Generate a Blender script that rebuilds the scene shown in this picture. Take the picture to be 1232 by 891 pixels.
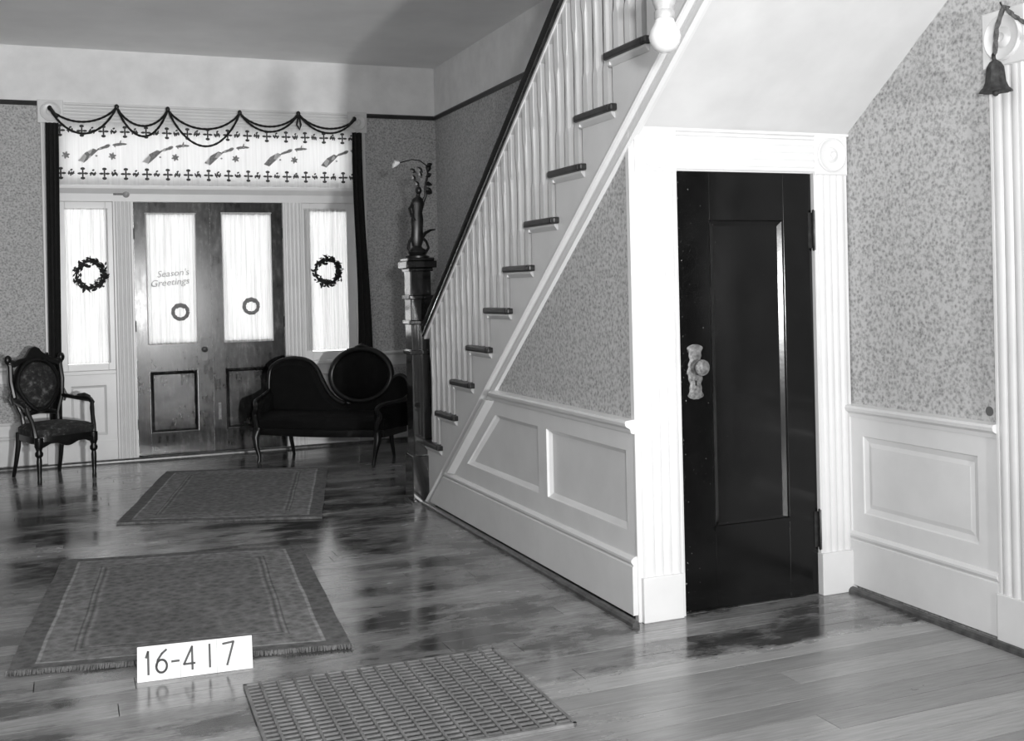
import bpy, bmesh, math, random
from mathutils import Vector, Matrix
random.seed(7)
for o in list(bpy.data.objects): bpy.data.objects.remove(o)
scene = bpy.context.scene
COL = scene.collection
PI = math.pi

# ------------------------------------------------------------------ camera
FPX, YAW, PITCH, ROLL, CX, CY = 1313.94, 0.38664, -0.00528, -0.02309, 614.04, 352.32
fw = Vector((math.sin(YAW)*math.cos(PITCH), math.cos(YAW)*math.cos(PITCH), math.sin(PITCH)))
rt = Vector((math.cos(YAW), -math.sin(YAW), 0)); up = rt.cross(fw)
r2 = math.cos(ROLL)*rt + math.sin(ROLL)*up; u2 = -math.sin(ROLL)*rt + math.cos(ROLL)*up
cd = bpy.data.cameras.new('camera'); cam = bpy.data.objects.new('camera', cd); COL.objects.link(cam)
cd.sensor_fit = 'HORIZONTAL'; cd.sensor_width = 36.0; cd.lens = FPX/1232*36
cd.shift_x = (616-CX)/1232; cd.shift_y = -(445.5-CY)/1232
cd.clip_start = 0.05; cd.clip_end = 100
m = Matrix((r2, u2, -fw)).transposed().to_4x4(); m.translation = Vector((0, 0, 1.5)); cam.matrix_world = m
scene.camera = cam

# ------------------------------------------------------------------ world, lamps, exposure
w = bpy.data.worlds.new('sky'); scene.world = w; w.use_nodes = True
w.node_tree.nodes['Background'].inputs[0].default_value = (1, 1, 1, 1)
w.node_tree.nodes['Background'].inputs[1].default_value = 5.0
def area_lamp(name, loc, target, power, size):
    l = bpy.data.lights.new(name, 'AREA'); l.shape = 'DISK'; l.size = size; l.energy = power
    o = bpy.data.objects.new(name, l); COL.objects.link(o); o.location = loc
    o.rotation_euler = (Vector(target)-Vector(loc)).to_track_quat('-Z', 'Y').to_euler()
    return o
# the photograph's hard shadow edges (ceiling, front wall, newel, card) come from the photographer's lamps behind the camera
sl = bpy.data.lights.new('flood_lamp_offscreen', 'SPOT'); sl.energy = 2850; sl.spot_size = math.radians(60); sl.spot_blend = 1.0; sl.shadow_soft_size = 0.17
so_ = bpy.data.objects.new('flood_lamp_offscreen', sl); COL.objects.link(so_); so_.location = (1.80, -5.0, 1.30)
so_.rotation_euler = (Vector((0.0, 9.0, 3.0))-so_.location).to_track_quat('-Z', 'Y').to_euler()
area_lamp('flash_lamp_offscreen', (0.30, -0.05, 1.75), (2.0, 5.0, 2.6), 126, 0.16)
vs = scene.view_settings
vs.view_transform = 'Standard'; vs.look = 'None'; vs.gamma = 1.0; vs.exposure = 0.0; vs.use_curve_mapping = False

# ------------------------------------------------------------------ constants of the place
XS, XR, YD, YF, ZC = 2.324, 3.507, 4.276, 10.536, 3.729      # stair wall, right wall, closet wall, front wall, ceiling
XL, YB = -1.0, -6.2
SL, RISE, RUN = 0.7244, 0.2347, 0.324
def ytread(k): return 7.6576-RUN*k          # riser of step k
def ztread(k): return RISE*(k+1)-0.025      # top of step k
def zmould(y): return 2.21+SL*(YD-y)
def zsoffit(y): return 2.19+SL*(YD-y)
def zhand(y): return 2.27+SL*(5.913-y)

# ------------------------------------------------------------------ materials
MATS = {}
def nodes_of(name):
    mt = bpy.data.materials.new(name); mt.use_nodes = True
    return mt, mt.node_tree.nodes, mt.node_tree.links, mt.node_tree.nodes['Principled BSDF']
def g(v): return (v, v, v, 1)
def tex(N, L, kind, scale, detail=3, coord='Object', stretch=(1, 1, 1), rough=0.55):
    tc = N.new('ShaderNodeTexCoord'); mp = N.new('ShaderNodeMapping'); mp.inputs['Scale'].default_value = stretch
    L.new(tc.outputs[coord], mp.inputs[0])
    t = N.new('ShaderNodeTexNoise' if kind == 'noise' else 'ShaderNodeTexVoronoi')
    t.inputs['Scale'].default_value = scale
    if kind == 'noise': t.inputs['Detail'].default_value = detail; t.inputs['Roughness'].default_value = rough
    L.new(mp.outputs[0], t.inputs['Vector'])
    return t.outputs['Fac'] if kind == 'noise' else t.outputs['Distance']
def ramp(N, L, src, stops):
    r = N.new('ShaderNodeValToRGB'); e = r.color_ramp.elements
    while len(e) < len(stops): e.new(0.5)
    for el, (p, v) in zip(e, stops): el.position = p; el.color = g(v)
    L.new(src, r.inputs[0]); return r.outputs[0]
def math_node(N, L, op, a, b, clamp=False):
    n = N.new('ShaderNodeMath'); n.operation = op; n.use_clamp = clamp
    for i, x in enumerate((a, b)):
        if isinstance(x, (int, float)): n.inputs[i].default_value = x
        else: L.new(x, n.inputs[i])
    return n.outputs[0]
def mixc(N, L, fac, a, b):
    n = N.new('ShaderNodeMix'); n.data_type = 'RGBA'
    if isinstance(fac, (int, float)): n.inputs[0].default_value = fac
    else: L.new(fac, n.inputs[0])
    for i, x in ((6, a), (7, b)):
        if isinstance(x, (int, float)): n.inputs[i].default_value = g(x)
        else: L.new(x, n.inputs[i])
    return n.outputs[2]
def bump(N, L, B, src, strength, dist=0.01):
    b = N.new('ShaderNodeBump'); b.inputs['Strength'].default_value = strength; b.inputs['Distance'].default_value = dist
    L.new(src, b.inputs['Height']); L.new(b.outputs[0], B.inputs['Normal'])
def simple(name, v, rough=0.5, var=0.0, scale=6, metallic=0, coat=0, bmp=0, spec=0.5, stretch=(1, 1, 1)):
    mt, N, L, B = nodes_of(name)
    B.inputs['Base Color'].default_value = g(v); B.inputs['Roughness'].default_value = rough
    B.inputs['Metallic'].default_value = metallic; B.inputs['Coat Weight'].default_value = coat
    B.inputs['Coat Roughness'].default_value = 0.08; B.inputs['Specular IOR Level'].default_value = spec
    if var or bmp:
        t = tex(N, L, 'noise', scale, 5, stretch=stretch)
        if var: L.new(ramp(N, L, t, [(0.3, max(0, v-var)), (0.7, v+var)]), B.inputs['Base Color'])
        if bmp: bump(N, L, B, t, bmp)
    MATS[name] = mt; return mt
simple('white_paint', 0.72, 0.32, 0.03, 5)
simple('plaster', 0.66, 0.8, 0.04, 4, bmp=0.03)
simple('frieze_plaster', 0.84, 0.85, 0.06, 5)
simple('ceiling_plaster', 0.90, 0.85, 0.05, 1.6)
simple('dark_varnish', 0.006, 0.14, 0.003, 8, coat=1.0); MATS['dark_varnish'].node_tree.nodes['Principled BSDF'].inputs['Coat IOR'].default_value = 1.8
simple('rail_varnish', 0.010, 0.22, 0.004, 8, coat=0.3)
simple('tread_wood', 0.025, 0.35, 0.012, 12)
simple('shoe_wood', 0.07, 0.3, 0.04, 20)
simple('black', 0.004, 0.8)
simple('drape_cloth', 0.008, 0.9, 0.003, 30)
simple('velvet', 0.003, 0.85, 0.0015, 12, spec=0.2)
simple('carved_wood', 0.005, 0.34, 0.003, 14)
simple('bronze', 0.008, 0.35, 0.012, 25, metallic=0.3)
simple('brass', 0.16, 0.5, 0.10, 60, metallic=0.2, bmp=0.4)
simple('dark_metal', 0.05, 0.4, 0.02, 30, metallic=0.7)
simple('grate_iron', 0.17, 0.5, 0.07, 9)
simple('duct_metal', 0.12, 0.6, 0.03, 12)
simple('card_white', 0.80, 0.6, 0.02, 8)
simple('ink', 0.06, 0.6)
simple('evergreen', 0.012, 0.7, 0.008, 30)
simple('pale_ring', 0.24, 0.8, 0.05, 30)
simple('bead_black', 0.01, 0.35)
simple('print_dark', 0.06, 0.9, 0.02, 40)
simple('print_mid', 0.26, 0.9, 0.08, 60)
simple('flower_white', 0.75, 0.5)
simple('bell_paper', 0.025, 0.7, 0.03, 30)
simple('rope_dark', 0.10, 0.8, 0.04, 60)
simple('socket_brass', 0.42, 0.45, 0.10, 30, metallic=0.2)
simple('opal_glass', 0.66, 0.12)
simple('picture_rail', 0.035, 0.4, 0.01, 8)

def wallpaper(name, lo, hi):
    mt, N, L, B = nodes_of(name); B.inputs['Roughness'].default_value = 0.8
    a = tex(N, L, 'noise', 62, 4, rough=0.7); b = tex(N, L, 'voronoi', 55)
    s = math_node(N, L, 'ADD', math_node(N, L, 'MULTIPLY', a, 1.0), math_node(N, L, 'MULTIPLY', b, 0.35))
    L.new(ramp(N, L, s, [(0.42, lo), (0.60, (lo+hi)/2), (0.78, hi)]), B.inputs['Base Color'])
    MATS[name] = mt
wallpaper('wallpaper', 0.21, 0.54)

def plank_mat():
    mt, N, L, B = nodes_of('floor_plank')
    oi = N.new('ShaderNodeObjectInfo')
    gp = N.new('ShaderNodeNewGeometry'); ps = N.new('ShaderNodeSeparateXYZ'); L.new(gp.outputs['Position'], ps.inputs[0])
    def wnoise(scale, detail, stretch, rough):
        mp = N.new('ShaderNodeMapping'); mp.inputs['Scale'].default_value = stretch; L.new(gp.outputs['Position'], mp.inputs[0])
        off = N.new('ShaderNodeVectorMath'); off.operation = 'ADD'; L.new(mp.outputs[0], off.inputs[0])
        cbx = N.new('ShaderNodeCombineXYZ'); L.new(math_node(N, L, 'MULTIPLY', oi.outputs['Random'], 0.12*scale**0), cbx.inputs[2]); L.new(cbx.outputs[0], off.inputs[1])
        t = N.new('ShaderNodeTexNoise'); t.inputs['Scale'].default_value = scale; t.inputs['Detail'].default_value = detail; t.inputs['Roughness'].default_value = rough
        L.new(off.outputs[0], t.inputs['Vector']); return t.outputs['Fac']
    gr = wnoise(14, 5, (0.5, 7, 1), 0.6); wr = wnoise(1.4, 6, (0.8, 1.6, 1), 0.7)
    # stain worn off in patches, and off the whole crossing with a ragged edge before the closet
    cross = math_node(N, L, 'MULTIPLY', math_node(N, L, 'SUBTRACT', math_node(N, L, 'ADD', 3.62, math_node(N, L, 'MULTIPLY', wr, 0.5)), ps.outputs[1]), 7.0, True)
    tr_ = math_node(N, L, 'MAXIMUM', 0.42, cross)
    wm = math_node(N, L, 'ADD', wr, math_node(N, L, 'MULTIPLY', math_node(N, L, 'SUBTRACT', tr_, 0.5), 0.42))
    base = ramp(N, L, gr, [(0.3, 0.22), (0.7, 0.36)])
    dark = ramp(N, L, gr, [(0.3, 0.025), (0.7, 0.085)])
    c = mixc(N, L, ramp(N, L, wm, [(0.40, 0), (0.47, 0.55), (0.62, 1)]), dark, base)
    v = math_node(N, L, 'ADD', math_node(N, L, 'MULTIPLY', oi.outputs['Random'], 0.5), 0.75)
    mx = N.new('ShaderNodeMix'); mx.data_type = 'RGBA'; mx.blend_type = 'MULTIPLY'; mx.inputs[0].default_value = 1
    L.new(c, mx.inputs[6]); cb = N.new('ShaderNodeCombineColor')
    for i in range(3): L.new(v, cb.inputs[i])
    L.new(cb.outputs[0], mx.inputs[7]); L.new(mx.outputs[2], B.inputs['Base Color'])
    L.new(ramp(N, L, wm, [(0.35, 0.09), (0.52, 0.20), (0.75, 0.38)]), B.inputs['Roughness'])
    B.inputs['IOR'].default_value = 2.0
    bump(N, L, B, gr, 0.06, 0.004)
    MATS['floor_plank'] = mt
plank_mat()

def worn_door():
    mt, N, L, B = nodes_of('worn_varnish')
    n1 = tex(N, L, 'noise', 2.2, 6, rough=0.7); n2 = tex(N, L, 'noise', 30, 4, stretch=(1, 1, 0.25))
    tc = N.new('ShaderNodeTexCoord'); sp = N.new('ShaderNodeSeparateXYZ'); L.new(tc.outputs['Object'], sp.inputs[0])
    s = math_node(N, L, 'ADD', math_node(N, L, 'MULTIPLY', n1, 1.0), math_node(N, L, 'MULTIPLY', math_node(N, L, 'SUBTRACT', n2, 0.5), 0.5))
    L.new(ramp(N, L, s, [(0.38, 0.006), (0.55, 0.022), (0.72, 0.075)]), B.inputs['Base Color'])
    L.new(ramp(N, L, s, [(0.30, 0.15), (0.70, 0.25)]), B.inputs['Roughness'])
    B.inputs['Specular IOR Level'].default_value = 0.29
    MATS['worn_varnish'] = mt
worn_door()

def chipped():
    mt, N, L, B = nodes_of('black_varnish')
    n1 = tex(N, L, 'noise', 95, 3); n2 = tex(N, L, 'noise', 5, 4, rough=0.7)
    tc = N.new('ShaderNodeTexCoord'); sp = N.new('ShaderNodeSeparateXYZ'); L.new(tc.outputs['Object'], sp.inputs[0])
    edge = ramp(N, L, math_node(N, L, 'DIVIDE', sp.outputs[0], 0.76), [(0.0, 1), (0.06, 0.6), (0.30, 0.25), (0.36, 0)])
    s = math_node(N, L, 'ADD', n1, math_node(N, L, 'MULTIPLY', edge, 0.13))
    chip = ramp(N, L, s, [(0.775, 0), (0.79, 1)])
    L.new(mixc(N, L, chip, ramp(N, L, n2, [(0.3, 0.002), (0.75, 0.007)]), 0.3), B.inputs['Base Color'])
    B.inputs['Roughness'].default_value = 0.17; B.inputs['Specular IOR Level'].default_value = 0.35
    bump(N, L, B, n2, 0.05, 0.01)
    MATS['black_varnish'] = mt
chipped()

def sheer():
    for name, tr in (('sheer_cloth', 0.05), ('valance_cloth', 0.015)):
        mt, N, L, B = nodes_of(name); N.remove(B)
        out = [n for n in N if n.type == 'OUTPUT_MATERIAL'][0]
        d = N.new('ShaderNodeBsdfDiffuse'); t = N.new('ShaderNodeBsdfTranslucent'); x = N.new('ShaderNodeBsdfTransparent')
        wv = tex(N, L, 'noise', 60, 2, stretch=(1, 1, 0.02)); c = ramp(N, L, wv, [(0.3, 0.60), (0.7, 0.90)] if name == 'sheer_cloth' else [(0.3, 0.76), (0.7, 0.86)])
        L.new(c, d.inputs[0]); L.new(c, t.inputs[0])
        a = N.new('ShaderNodeMixShader'); a.inputs[0].default_value = 0.36 if name == 'sheer_cloth' else 0.30
        L.new(d.outputs[0], a.inputs[1]); L.new(t.outputs[0], a.inputs[2])
        b = N.new('ShaderNodeMixShader'); b.inputs[0].default_value = tr
        L.new(a.outputs[0], b.inputs[1]); L.new(x.outputs[0], b.inputs[2]); L.new(b.outputs[0], out.inputs[0])
        MATS[name] = mt
sheer()
def pane():
    mt, N, L, B = nodes_of('window_glass'); N.remove(B)
    out = [n for n in N if n.type == 'OUTPUT_MATERIAL'][0]
    x = N.new('ShaderNodeBsdfTransparent'); x.inputs[0].default_value = g(0.93)
    s = N.new('ShaderNodeBsdfGlossy'); s.inputs['Roughness'].default_value = 0.02
    f = N.new('ShaderNodeFresnel'); f.inputs[0].default_value = 1.45
    a = N.new('ShaderNodeMixShader'); L.new(f.outputs[0], a.inputs[0]); L.new(x.outputs[0], a.inputs[1]); L.new(s.outputs[0], a.inputs[2])
    L.new(a.outputs[0], out.inputs[0]); MATS['window_glass'] = mt
pane()
def rug(name, hx, hy, base):
    mt, N, L, B = nodes_of(name); B.inputs['Roughness'].default_value = 0.95
    tc = N.new('ShaderNodeTexCoord'); sp = N.new('ShaderNodeSeparateXYZ'); L.new(tc.outputs['UV'], sp.inputs[0])
    ax = math_node(N, L, 'ABSOLUTE', sp.outputs[0], 0); ay = math_node(N, L, 'ABSOLUTE', sp.outputs[1], 0)
    dx = math_node(N, L, 'SUBTRACT', hx, ax); dy = math_node(N, L, 'SUBTRACT', hy, ay)
    dm = math_node(N, L, 'MINIMUM', dx, dy)
    b = base
    bands = ramp(N, L, math_node(N, L, 'MULTIPLY', dm, 2.0), [(0, b*0.75), (0.17, b*0.75), (0.18, b*1.9), (0.20, b*1.9), (0.21, b*1.2), (0.44, b*1.2), (0.45, b*0.6), (0.47, b*1.5), (0.50, b*0.6), (0.53, b*1.4), (0.56, b*0.95)])
    n = tex(N, L, 'noise', 48, 5, rough=0.8); v = tex(N, L, 'voronoi', 22)
    f = math_node(N, L, 'ADD', math_node(N, L, 'MULTIPLY', n, 1.5), math_node(N, L, 'MULTIPLY', v, 0.9))
    f = math_node(N, L, 'SUBTRACT', f, 0.12)
    mx = N.new('ShaderNodeMix'); mx.data_type = 'RGBA'; mx.blend_type = 'MULTIPLY'; mx.inputs[0].default_value = 1
    cb = N.new('ShaderNodeCombineColor')
    for i in range(3): L.new(f, cb.inputs[i])
    L.new(bands, mx.inputs[6]); L.new(cb.outputs[0], mx.inputs[7]); L.new(mx.outputs[2], B.inputs['Base Color'])
    bump(N, L, B, tex(N, L, 'noise', 220, 2), 0.5, 0.004)
    MATS[name] = mt
rug('rug_a', 0.665, 0.97, 0.15); rug('rug_b', 0.68, 1.05, 0.15)
def brocade():
    mt, N, L, B = nodes_of('brocade'); B.inputs['Roughness'].default_value = 0.8
    n = tex(N, L, 'noise', 22, 4, rough=0.7)
    L.new(ramp(N, L, n, [(0.42, 0.008), (0.55, 0.03), (0.72, 0.16)]), B.inputs['Base Color'])
    MATS['brocade'] = mt
brocade()

# ------------------------------------------------------------------ mesh helpers
class MB:
    def __init__(s): s.v = []; s.f = []
    def add(s, vs, fs):
        o = len(s.v); s.v += [tuple(p) for p in vs]; s.f += [tuple(i+o for i in f) for f in fs]; return s
    def box(s, x0, x1, y0, y1, z0, z1):
        vs = [(x, y, z) for z in (z0, z1) for y in (y0, y1) for x in (x0, x1)]
        return s.add(vs, [(0, 2, 3, 1), (4, 5, 7, 6), (0, 1, 5, 4), (2, 6, 7, 3), (0, 4, 6, 2), (1, 3, 7, 5)])
    def loft(s, rings, cap=True, closed=True):
        n = len(rings[0]); vs = [p for r in rings for p in r]; fs = []
        for i in range(len(rings)-1):
            for j in range(n if closed else n-1):
                k = (j+1) % n; fs.append((i*n+j, i*n+k, (i+1)*n+k, (i+1)*n+j))
        if cap and closed: fs.append(tuple(range(n-1, -1, -1))); fs.append(tuple((len(rings)-1)*n+j for j in range(n)))
        return s.add(vs, fs)
    def prism(s, poly, fn, d0, d1):                         # polygon (u, v) swept over depth d
        return s.loft([[fn(u, v, d0) for u, v in poly], [fn(u, v, d1) for u, v in poly]])
    def lathe(s, prof, c=(0, 0, 0), n=16, fn=None, mod=None):
        rings = []
        for r, z in prof:
            ring = []
            for j in range(n):
                a = 2*PI*j/n; rr = r*(mod(a) if mod else 1)
                p = (rr*math.cos(a), rr*math.sin(a), z)
                if fn: p = fn(*p)
                ring.append((p[0]+c[0], p[1]+c[1], p[2]+c[2]))
            rings.append(ring)
        return s.loft(rings)
    def tube(s, pts, rad, n=8, cap=True):
        pts = [Vector(p) for p in pts]; m_ = len(pts)
        if isinstance(rad, (int, float)): rad = [rad]*m_
        up_ = Vector((0, 0, 1)); rings = []; prev = None
        for i, p in enumerate(pts):
            t = (pts[min(i+1, m_-1)]-pts[max(i-1, 0)]).normalized()
            if prev is None:
                a = up_ if abs(t.z) < 0.9 else Vector((1, 0, 0)); x = t.cross(a).normalized()
            else: x = (prev-t*prev.dot(t)).normalized()
            prev = x; y = t.cross(x)
            rings.append([p+rad[i]*(math.cos(2*PI*j/n)*x+math.sin(2*PI*j/n)*y) for j in range(n)])
        return s.loft(rings, cap)
    def ball(s, c, r, n=12, sc=(1, 1, 1)):
        prof = [(max(1e-4, math.sin(PI*i/8)), -math.cos(PI*i/8)) for i in range(9)]
        return s.lathe([(r*a, r*b) for a, b in prof], c, n, lambda x, y, z: (x*sc[0], y*sc[1], z*sc[2]))
    def fill(s, outer, holes, fn, d):                       # flat face with holes
        bm = bmesh.new(); es = []
        for loop in [outer]+holes:
            vs = [bm.verts.new((u, v, 0)) for u, v in loop]
            es += [bm.edges.new((vs[i], vs[(i+1) % len(vs)])) for i in range(len(vs))]
        bmesh.ops.triangle_fill(bm, edges=es, use_beauty=True)
        bm.verts.index_update()
        s.add([fn(v.co.x, v.co.y, d) for v in bm.verts], [tuple(v.index for v in f.verts) for f in bm.faces]); bm.free()
        return s
    def build(s, name, mat, parent=None, smooth=False, bevel=0, kind=None, loc=None, rot=None):
        me = bpy.data.meshes.new(name); me.from_pydata(s.v, [], s.f)
        bm = bmesh.new(); bm.from_mesh(me); bmesh.ops.recalc_face_normals(bm, faces=bm.faces)
        if smooth:
            for f in bm.faces: f.smooth = True
            for e in bm.edges:
                if len(e.link_faces) == 2 and e.calc_face_angle(0) > 0.75: e.smooth = False
        bm.to_mesh(me); bm.free()
        me.materials.append(MATS[mat] if isinstance(mat, str) else mat)
        o = bpy.data.objects.new(name, me); COL.objects.link(o)
        if parent: o.parent = parent
        if loc: o.location = loc
        if rot: o.rotation_euler = rot
        if bevel:
            b = o.modifiers.new('edge', 'BEVEL'); b.width = bevel; b.segments = 2; b.limit_method = 'ANGLE'; b.angle_limit = 0.7
        if kind: o['kind'] = kind
        return o
def tag(o, label, cat, group=None, kind=None):
    o['label'] = label; o['category'] = cat
    if group: o['group'] = group
    if kind: o['kind'] = kind
    return o
def struct(o, label, cat): return tag(o, label, cat, kind='structure')
def thing(name, label, cat, loc=(0, 0, 0), rz=0, group=None):
    o = bpy.data.objects.new(name, None); COL.objects.link(o); o.empty_display_size = 0.1
    o.location = loc; o.rotation_euler = (0, 0, rz); return tag(o, label, cat, group)
def copy_of(o, parent=None, loc=None):
    c = o.copy(); COL.objects.link(c)
    if parent: c.parent = parent
    if loc is not None: c.location = loc
    return c
def facing_y(y0): return lambda u, v, d: (u, y0-d, v)        # wall looking towards -y
def facing_x(x0): return lambda u, v, d: (x0-d, u, v)        # wall looking towards -x
def rect(u0, u1, v0, v1): return [(u0, v0), (u1, v0), (u1, v1), (u0, v1)]
def inset(poly, t):
    n = len(poly); out = []
    ar = sum(poly[i][0]*poly[(i+1) % n][1]-poly[(i+1) % n][0]*poly[i][1] for i in range(n))
    sg = 1 if ar > 0 else -1
    for i in range(n):
        p0, p1, p2 = Vector(poly[i-1]), Vector(poly[i]), Vector(poly[(i+1) % n])
        a = (p1-p0).normalized(); b = (p2-p1).normalized()
        na = Vector((-a.y, a.x))*sg; nb = Vector((-b.y, b.x))*sg
        k = (na+nb); k = k/max(0.2, k.dot(na)); q = p1+k*t; out.append((q.x, q.y))
    return out
def panel_part(poly, fn, d, recess, cham, mat, parent, name='panel', field=0.0):
    mb = MB(); inn = inset(poly, cham)
    mb.loft([[fn(u, v, d) for u, v in poly], [fn(u, v, d-recess*0.45) for u, v in inset(poly, cham*0.2)],
             [fn(u, v, d-recess) for u, v in inn]], cap=False)
    if field:
        i2 = inset(inn, field)
        mb.loft([[fn(u, v, d-recess) for u, v in inn], [fn(u, v, d-recess+0.006) for u, v in i2]], cap=False)
        mb.fill(i2, [], fn, d-recess+0.006)
    else: mb.fill(inn, [], fn, d-recess)
    return mb.build(name, mat, parent)
def reeds(a0, a1, n, d0, d1, edge=0.018):
    """profile (a, d) of a reeded board a0..a1 lying between depths d0 (back) and d1 (front)"""
    pr = [(a0, d0), (a0, d1-0.006), (a0+0.006, d1), (a0+edge, d1)]
    wd = (a1-a0-2*edge)/n
    for i in range(n):
        b = a0+edge+i*wd
        pr += [(b+0.001, d1-0.007)]
        for k in range(1, 6):
            t = PI*k/6; pr.append((b+wd/2-math.cos(t)*(wd/2-0.002), d1-0.007+0.0085*math.sin(t)))
        pr += [(b+wd-0.001, d1-0.007)]
    return pr+[(a1-edge, d1), (a1-0.006, d1), (a1, d1-0.006), (a1, d0)]
def reed_board(name, a0, a1, v0, v1, fn, d0, d1, n, mat, parent, horizontal=False):
    pr = reeds(a0, a1, n, d0, d1)
    if horizontal: rings = [[fn(v, a, d) for a, d in pr] for v in (v0, v1)]
    else: rings = [[fn(a, v, d) for a, d in pr] for v in (v0, v1)]
    return MB().loft(rings).build(name, mat, parent, smooth=True)
def corner_block(u0, u1, v0, v1, fn, d0, d1, parent, mat='white_paint'):
    mb = MB(); cu, cv = (u0+u1)/2, (v0+v1)/2; R = min(u1-u0, v1-v0)/2*0.86
    q = [(u0, v0), (u1, v0), (u1, v1), (u0, v1)]
    mb.loft([[fn(u, v, d) for u, v in pl] for pl, d in ((q, d0), (q, d1-0.005), (inset(q, 0.005), d1))])
    prof = [(R, d1-0.002), (R, d1+0.006), (R*0.93, d1+0.011), (R*0.82, d1+0.006), (R*0.74, d1+0.003), (R*0.45, d1+0.002), (R*0.38, d1+0.009), (R*0.2, d1+0.013), (R*0.12, d1+0.006), (0.001, d1+0.004)]
    mb.loft([[fn(cu+r*math.cos(2*PI*j/28), cv+r*math.sin(2*PI*j/28), d) for j in range(28)] for r, d in prof])
    return mb.build('corner_block', mat, parent, smooth=True)

# ================================================================== THE SETTING
# ---- floor: boards run across the hall
GH = (0.600, 1.572, 3.412, 4.205)                     # opening in the floor for the register
def minus_hole(a, b, c, d):
    x0, x1, y0, y1_ = GH
    if b <= x0 or a >= x1 or d <= y0 or c >= y1_: return [(a, b, c, d)]
    out_ = []
    if a < x0: out_.append((a, x0, c, d))
    if b > x1: out_.append((x1, b, c, d))
    m0, m1 = max(a, x0), min(b, x1)
    if c < y0: out_.append((m0, m1, c, y0))
    if d > y1_: out_.append((m0, m1, y1_, d))
    return out_
fl = MB()
for a, b, c, d in minus_hole(XL-0.1, XR+0.1, YB-0.1, YF+0.15): fl.box(a, b, c, d, -0.10, -0.022)
fl = fl.build('floor', 'tread_wood')
struct(fl, 'glossy worn dark wooden board floor of the hall', 'floor')
BW = 0.131
cache = {}
y = YB; row = 0
random.seed(21)
behind = MB()
while y < 1.0:
    behind.box(XL, XR, y+0.0014, y+BW-0.0014, -0.02, 0.0); y += BW
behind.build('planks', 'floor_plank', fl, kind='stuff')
while y < YF+0.06:
    y1 = min(y+BW, YF+0.06)
    cuts = [XL]+sorted([random.uniform(0.0, 1.3)+XL+0.4, random.uniform(1.9, 3.2)+XL+0.4])+[XR]
    if row % 3: cuts.pop(random.choice((1, 2)))
    for a, b in zip(cuts, cuts[1:]):
        for p0, p1, q0, q1 in minus_hole(a, b, y, y1):
            e = 0.0014; f_ = e+0.0005; L_, W_ = p1-p0, q1-q0
            pl = MB().loft([[(t, t, z), (L_-t, t, z), (L_-t, W_-t, z), (t, W_-t, z)] for t, z in ((e, -0.02), (e, -0.0006), (f_, 0))])
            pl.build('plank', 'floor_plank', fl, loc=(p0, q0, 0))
    y += BW; row += 1

# ---- ceiling with the stairwell opening
HX, HY0, HY1 = 2.25, 2.30, 6.9
ce = MB()
for b in ((XL, HX, YB, YF), (HX, XR, HY1, YF), (HX, XR, YB, HY0)): ce.box(b[0], b[1], b[2], b[3], ZC, ZC+0.24)
ce = struct(ce.build('ceiling', 'ceiling_plaster'), 'pale grey plaster ceiling over the hall', 'ceiling')

# ---- front wall (the wall with the entrance)
EX0, EX1, EZ = -0.08, 2.68, 3.06                     # opening of the entrance unit
fy = facing_y(YF)
wf = MB()
for (a, b, c, d) in ((XL-0.1, EX0, 0.0, 3.224), (EX1, XR+0.1, 0.0, 3.224), (EX0, EX1, EZ, 3.224)): wf.box(a, b, YF, YF+0.14, c, d)
wf = struct(wf.build('wall_front', 'wallpaper'), 'front wall with mottled grey wallpaper around the entrance doors', 'wall')
MB().box(XL-0.1, XR+0.1, YF-0.004, YF+0.14, 3.224, ZC+0.2).build('frieze', 'frieze_plaster', wf)
for a, b in ((XL, EX0-0.11), (EX1+0.10, XR)):
    MB().prism([(0, 3.205), (0, 3.245), (0.02, 3.245), (0.028, 3.232), (0.014, 3.205)], lambda u, v, d: (d, YF-u, v), a, b).build('picture_rail', 'picture_rail', wf)
def wainscot(parent, u0, u1, fn, panels, top=0.90):
    mb = MB().fill(rect(u0, u1, 0.27, 0.86), [rect(*p) for p in panels], fn, 0.016)
    mb.build('wainscot_frame', 'white_paint', parent)
    for p in panels: panel_part(rect(*p), fn, 0.016, 0.018, 0.028, 'white_paint', parent, field=0.0)
def profile_run(prof, u0, u1, fn, name, mat, parent):
    return MB().loft([[fn(u, v, d) for d, v in prof] for u in (u0, u1)]).build(name, mat, parent)
RAIL = [(0, 0.835), (0.022, 0.84), (0.026, 0.858), (0.048, 0.872), (0.052, 0.886), (0.048, 0.897), (0, 0.902)]
BASE = [(0, 0.034), (0.03, 0.034), (0.03, 0.248), (0.024, 0.254), (0.03, 0.262), (0.036, 0.27), (0.036, 0.28), (0.022, 0.292), (0, 0.296)]
SHOE = [(0.028, 0), (0.062, 0), (0.060, 0.014), (0.050, 0.024), (0.036, 0.027), (0.036, 0.018), (0.028, 0.018)]
wainscot(wf, XL, EX0-0.1, fy, [(-0.9, -0.30, 0.385, 0.757)])
wainscot(wf, EX1+0.1, XR, fy, [(2.86, 3.42, 0.385, 0.757)])
for a, b in ((XL, EX0-0.1), (EX1+0.095, XR)):
    profile_run(RAIL, a, b, fy, 'chair_rail', 'white_paint', wf)
bf = MB()
for a, b in ((XL, EX0-0.1), (EX1+0.095, XR)): bf.loft([[fy(u, v, d) for d, v in BASE] for u in (a, b)])
bf = struct(bf.build('baseboard_front', 'white_paint'), 'white moulded baseboard along the entrance wall', 'baseboard')
profile_run(SHOE, XL, XR, fy, 'shoe_moulding', 'shoe_wood', bf)

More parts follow.
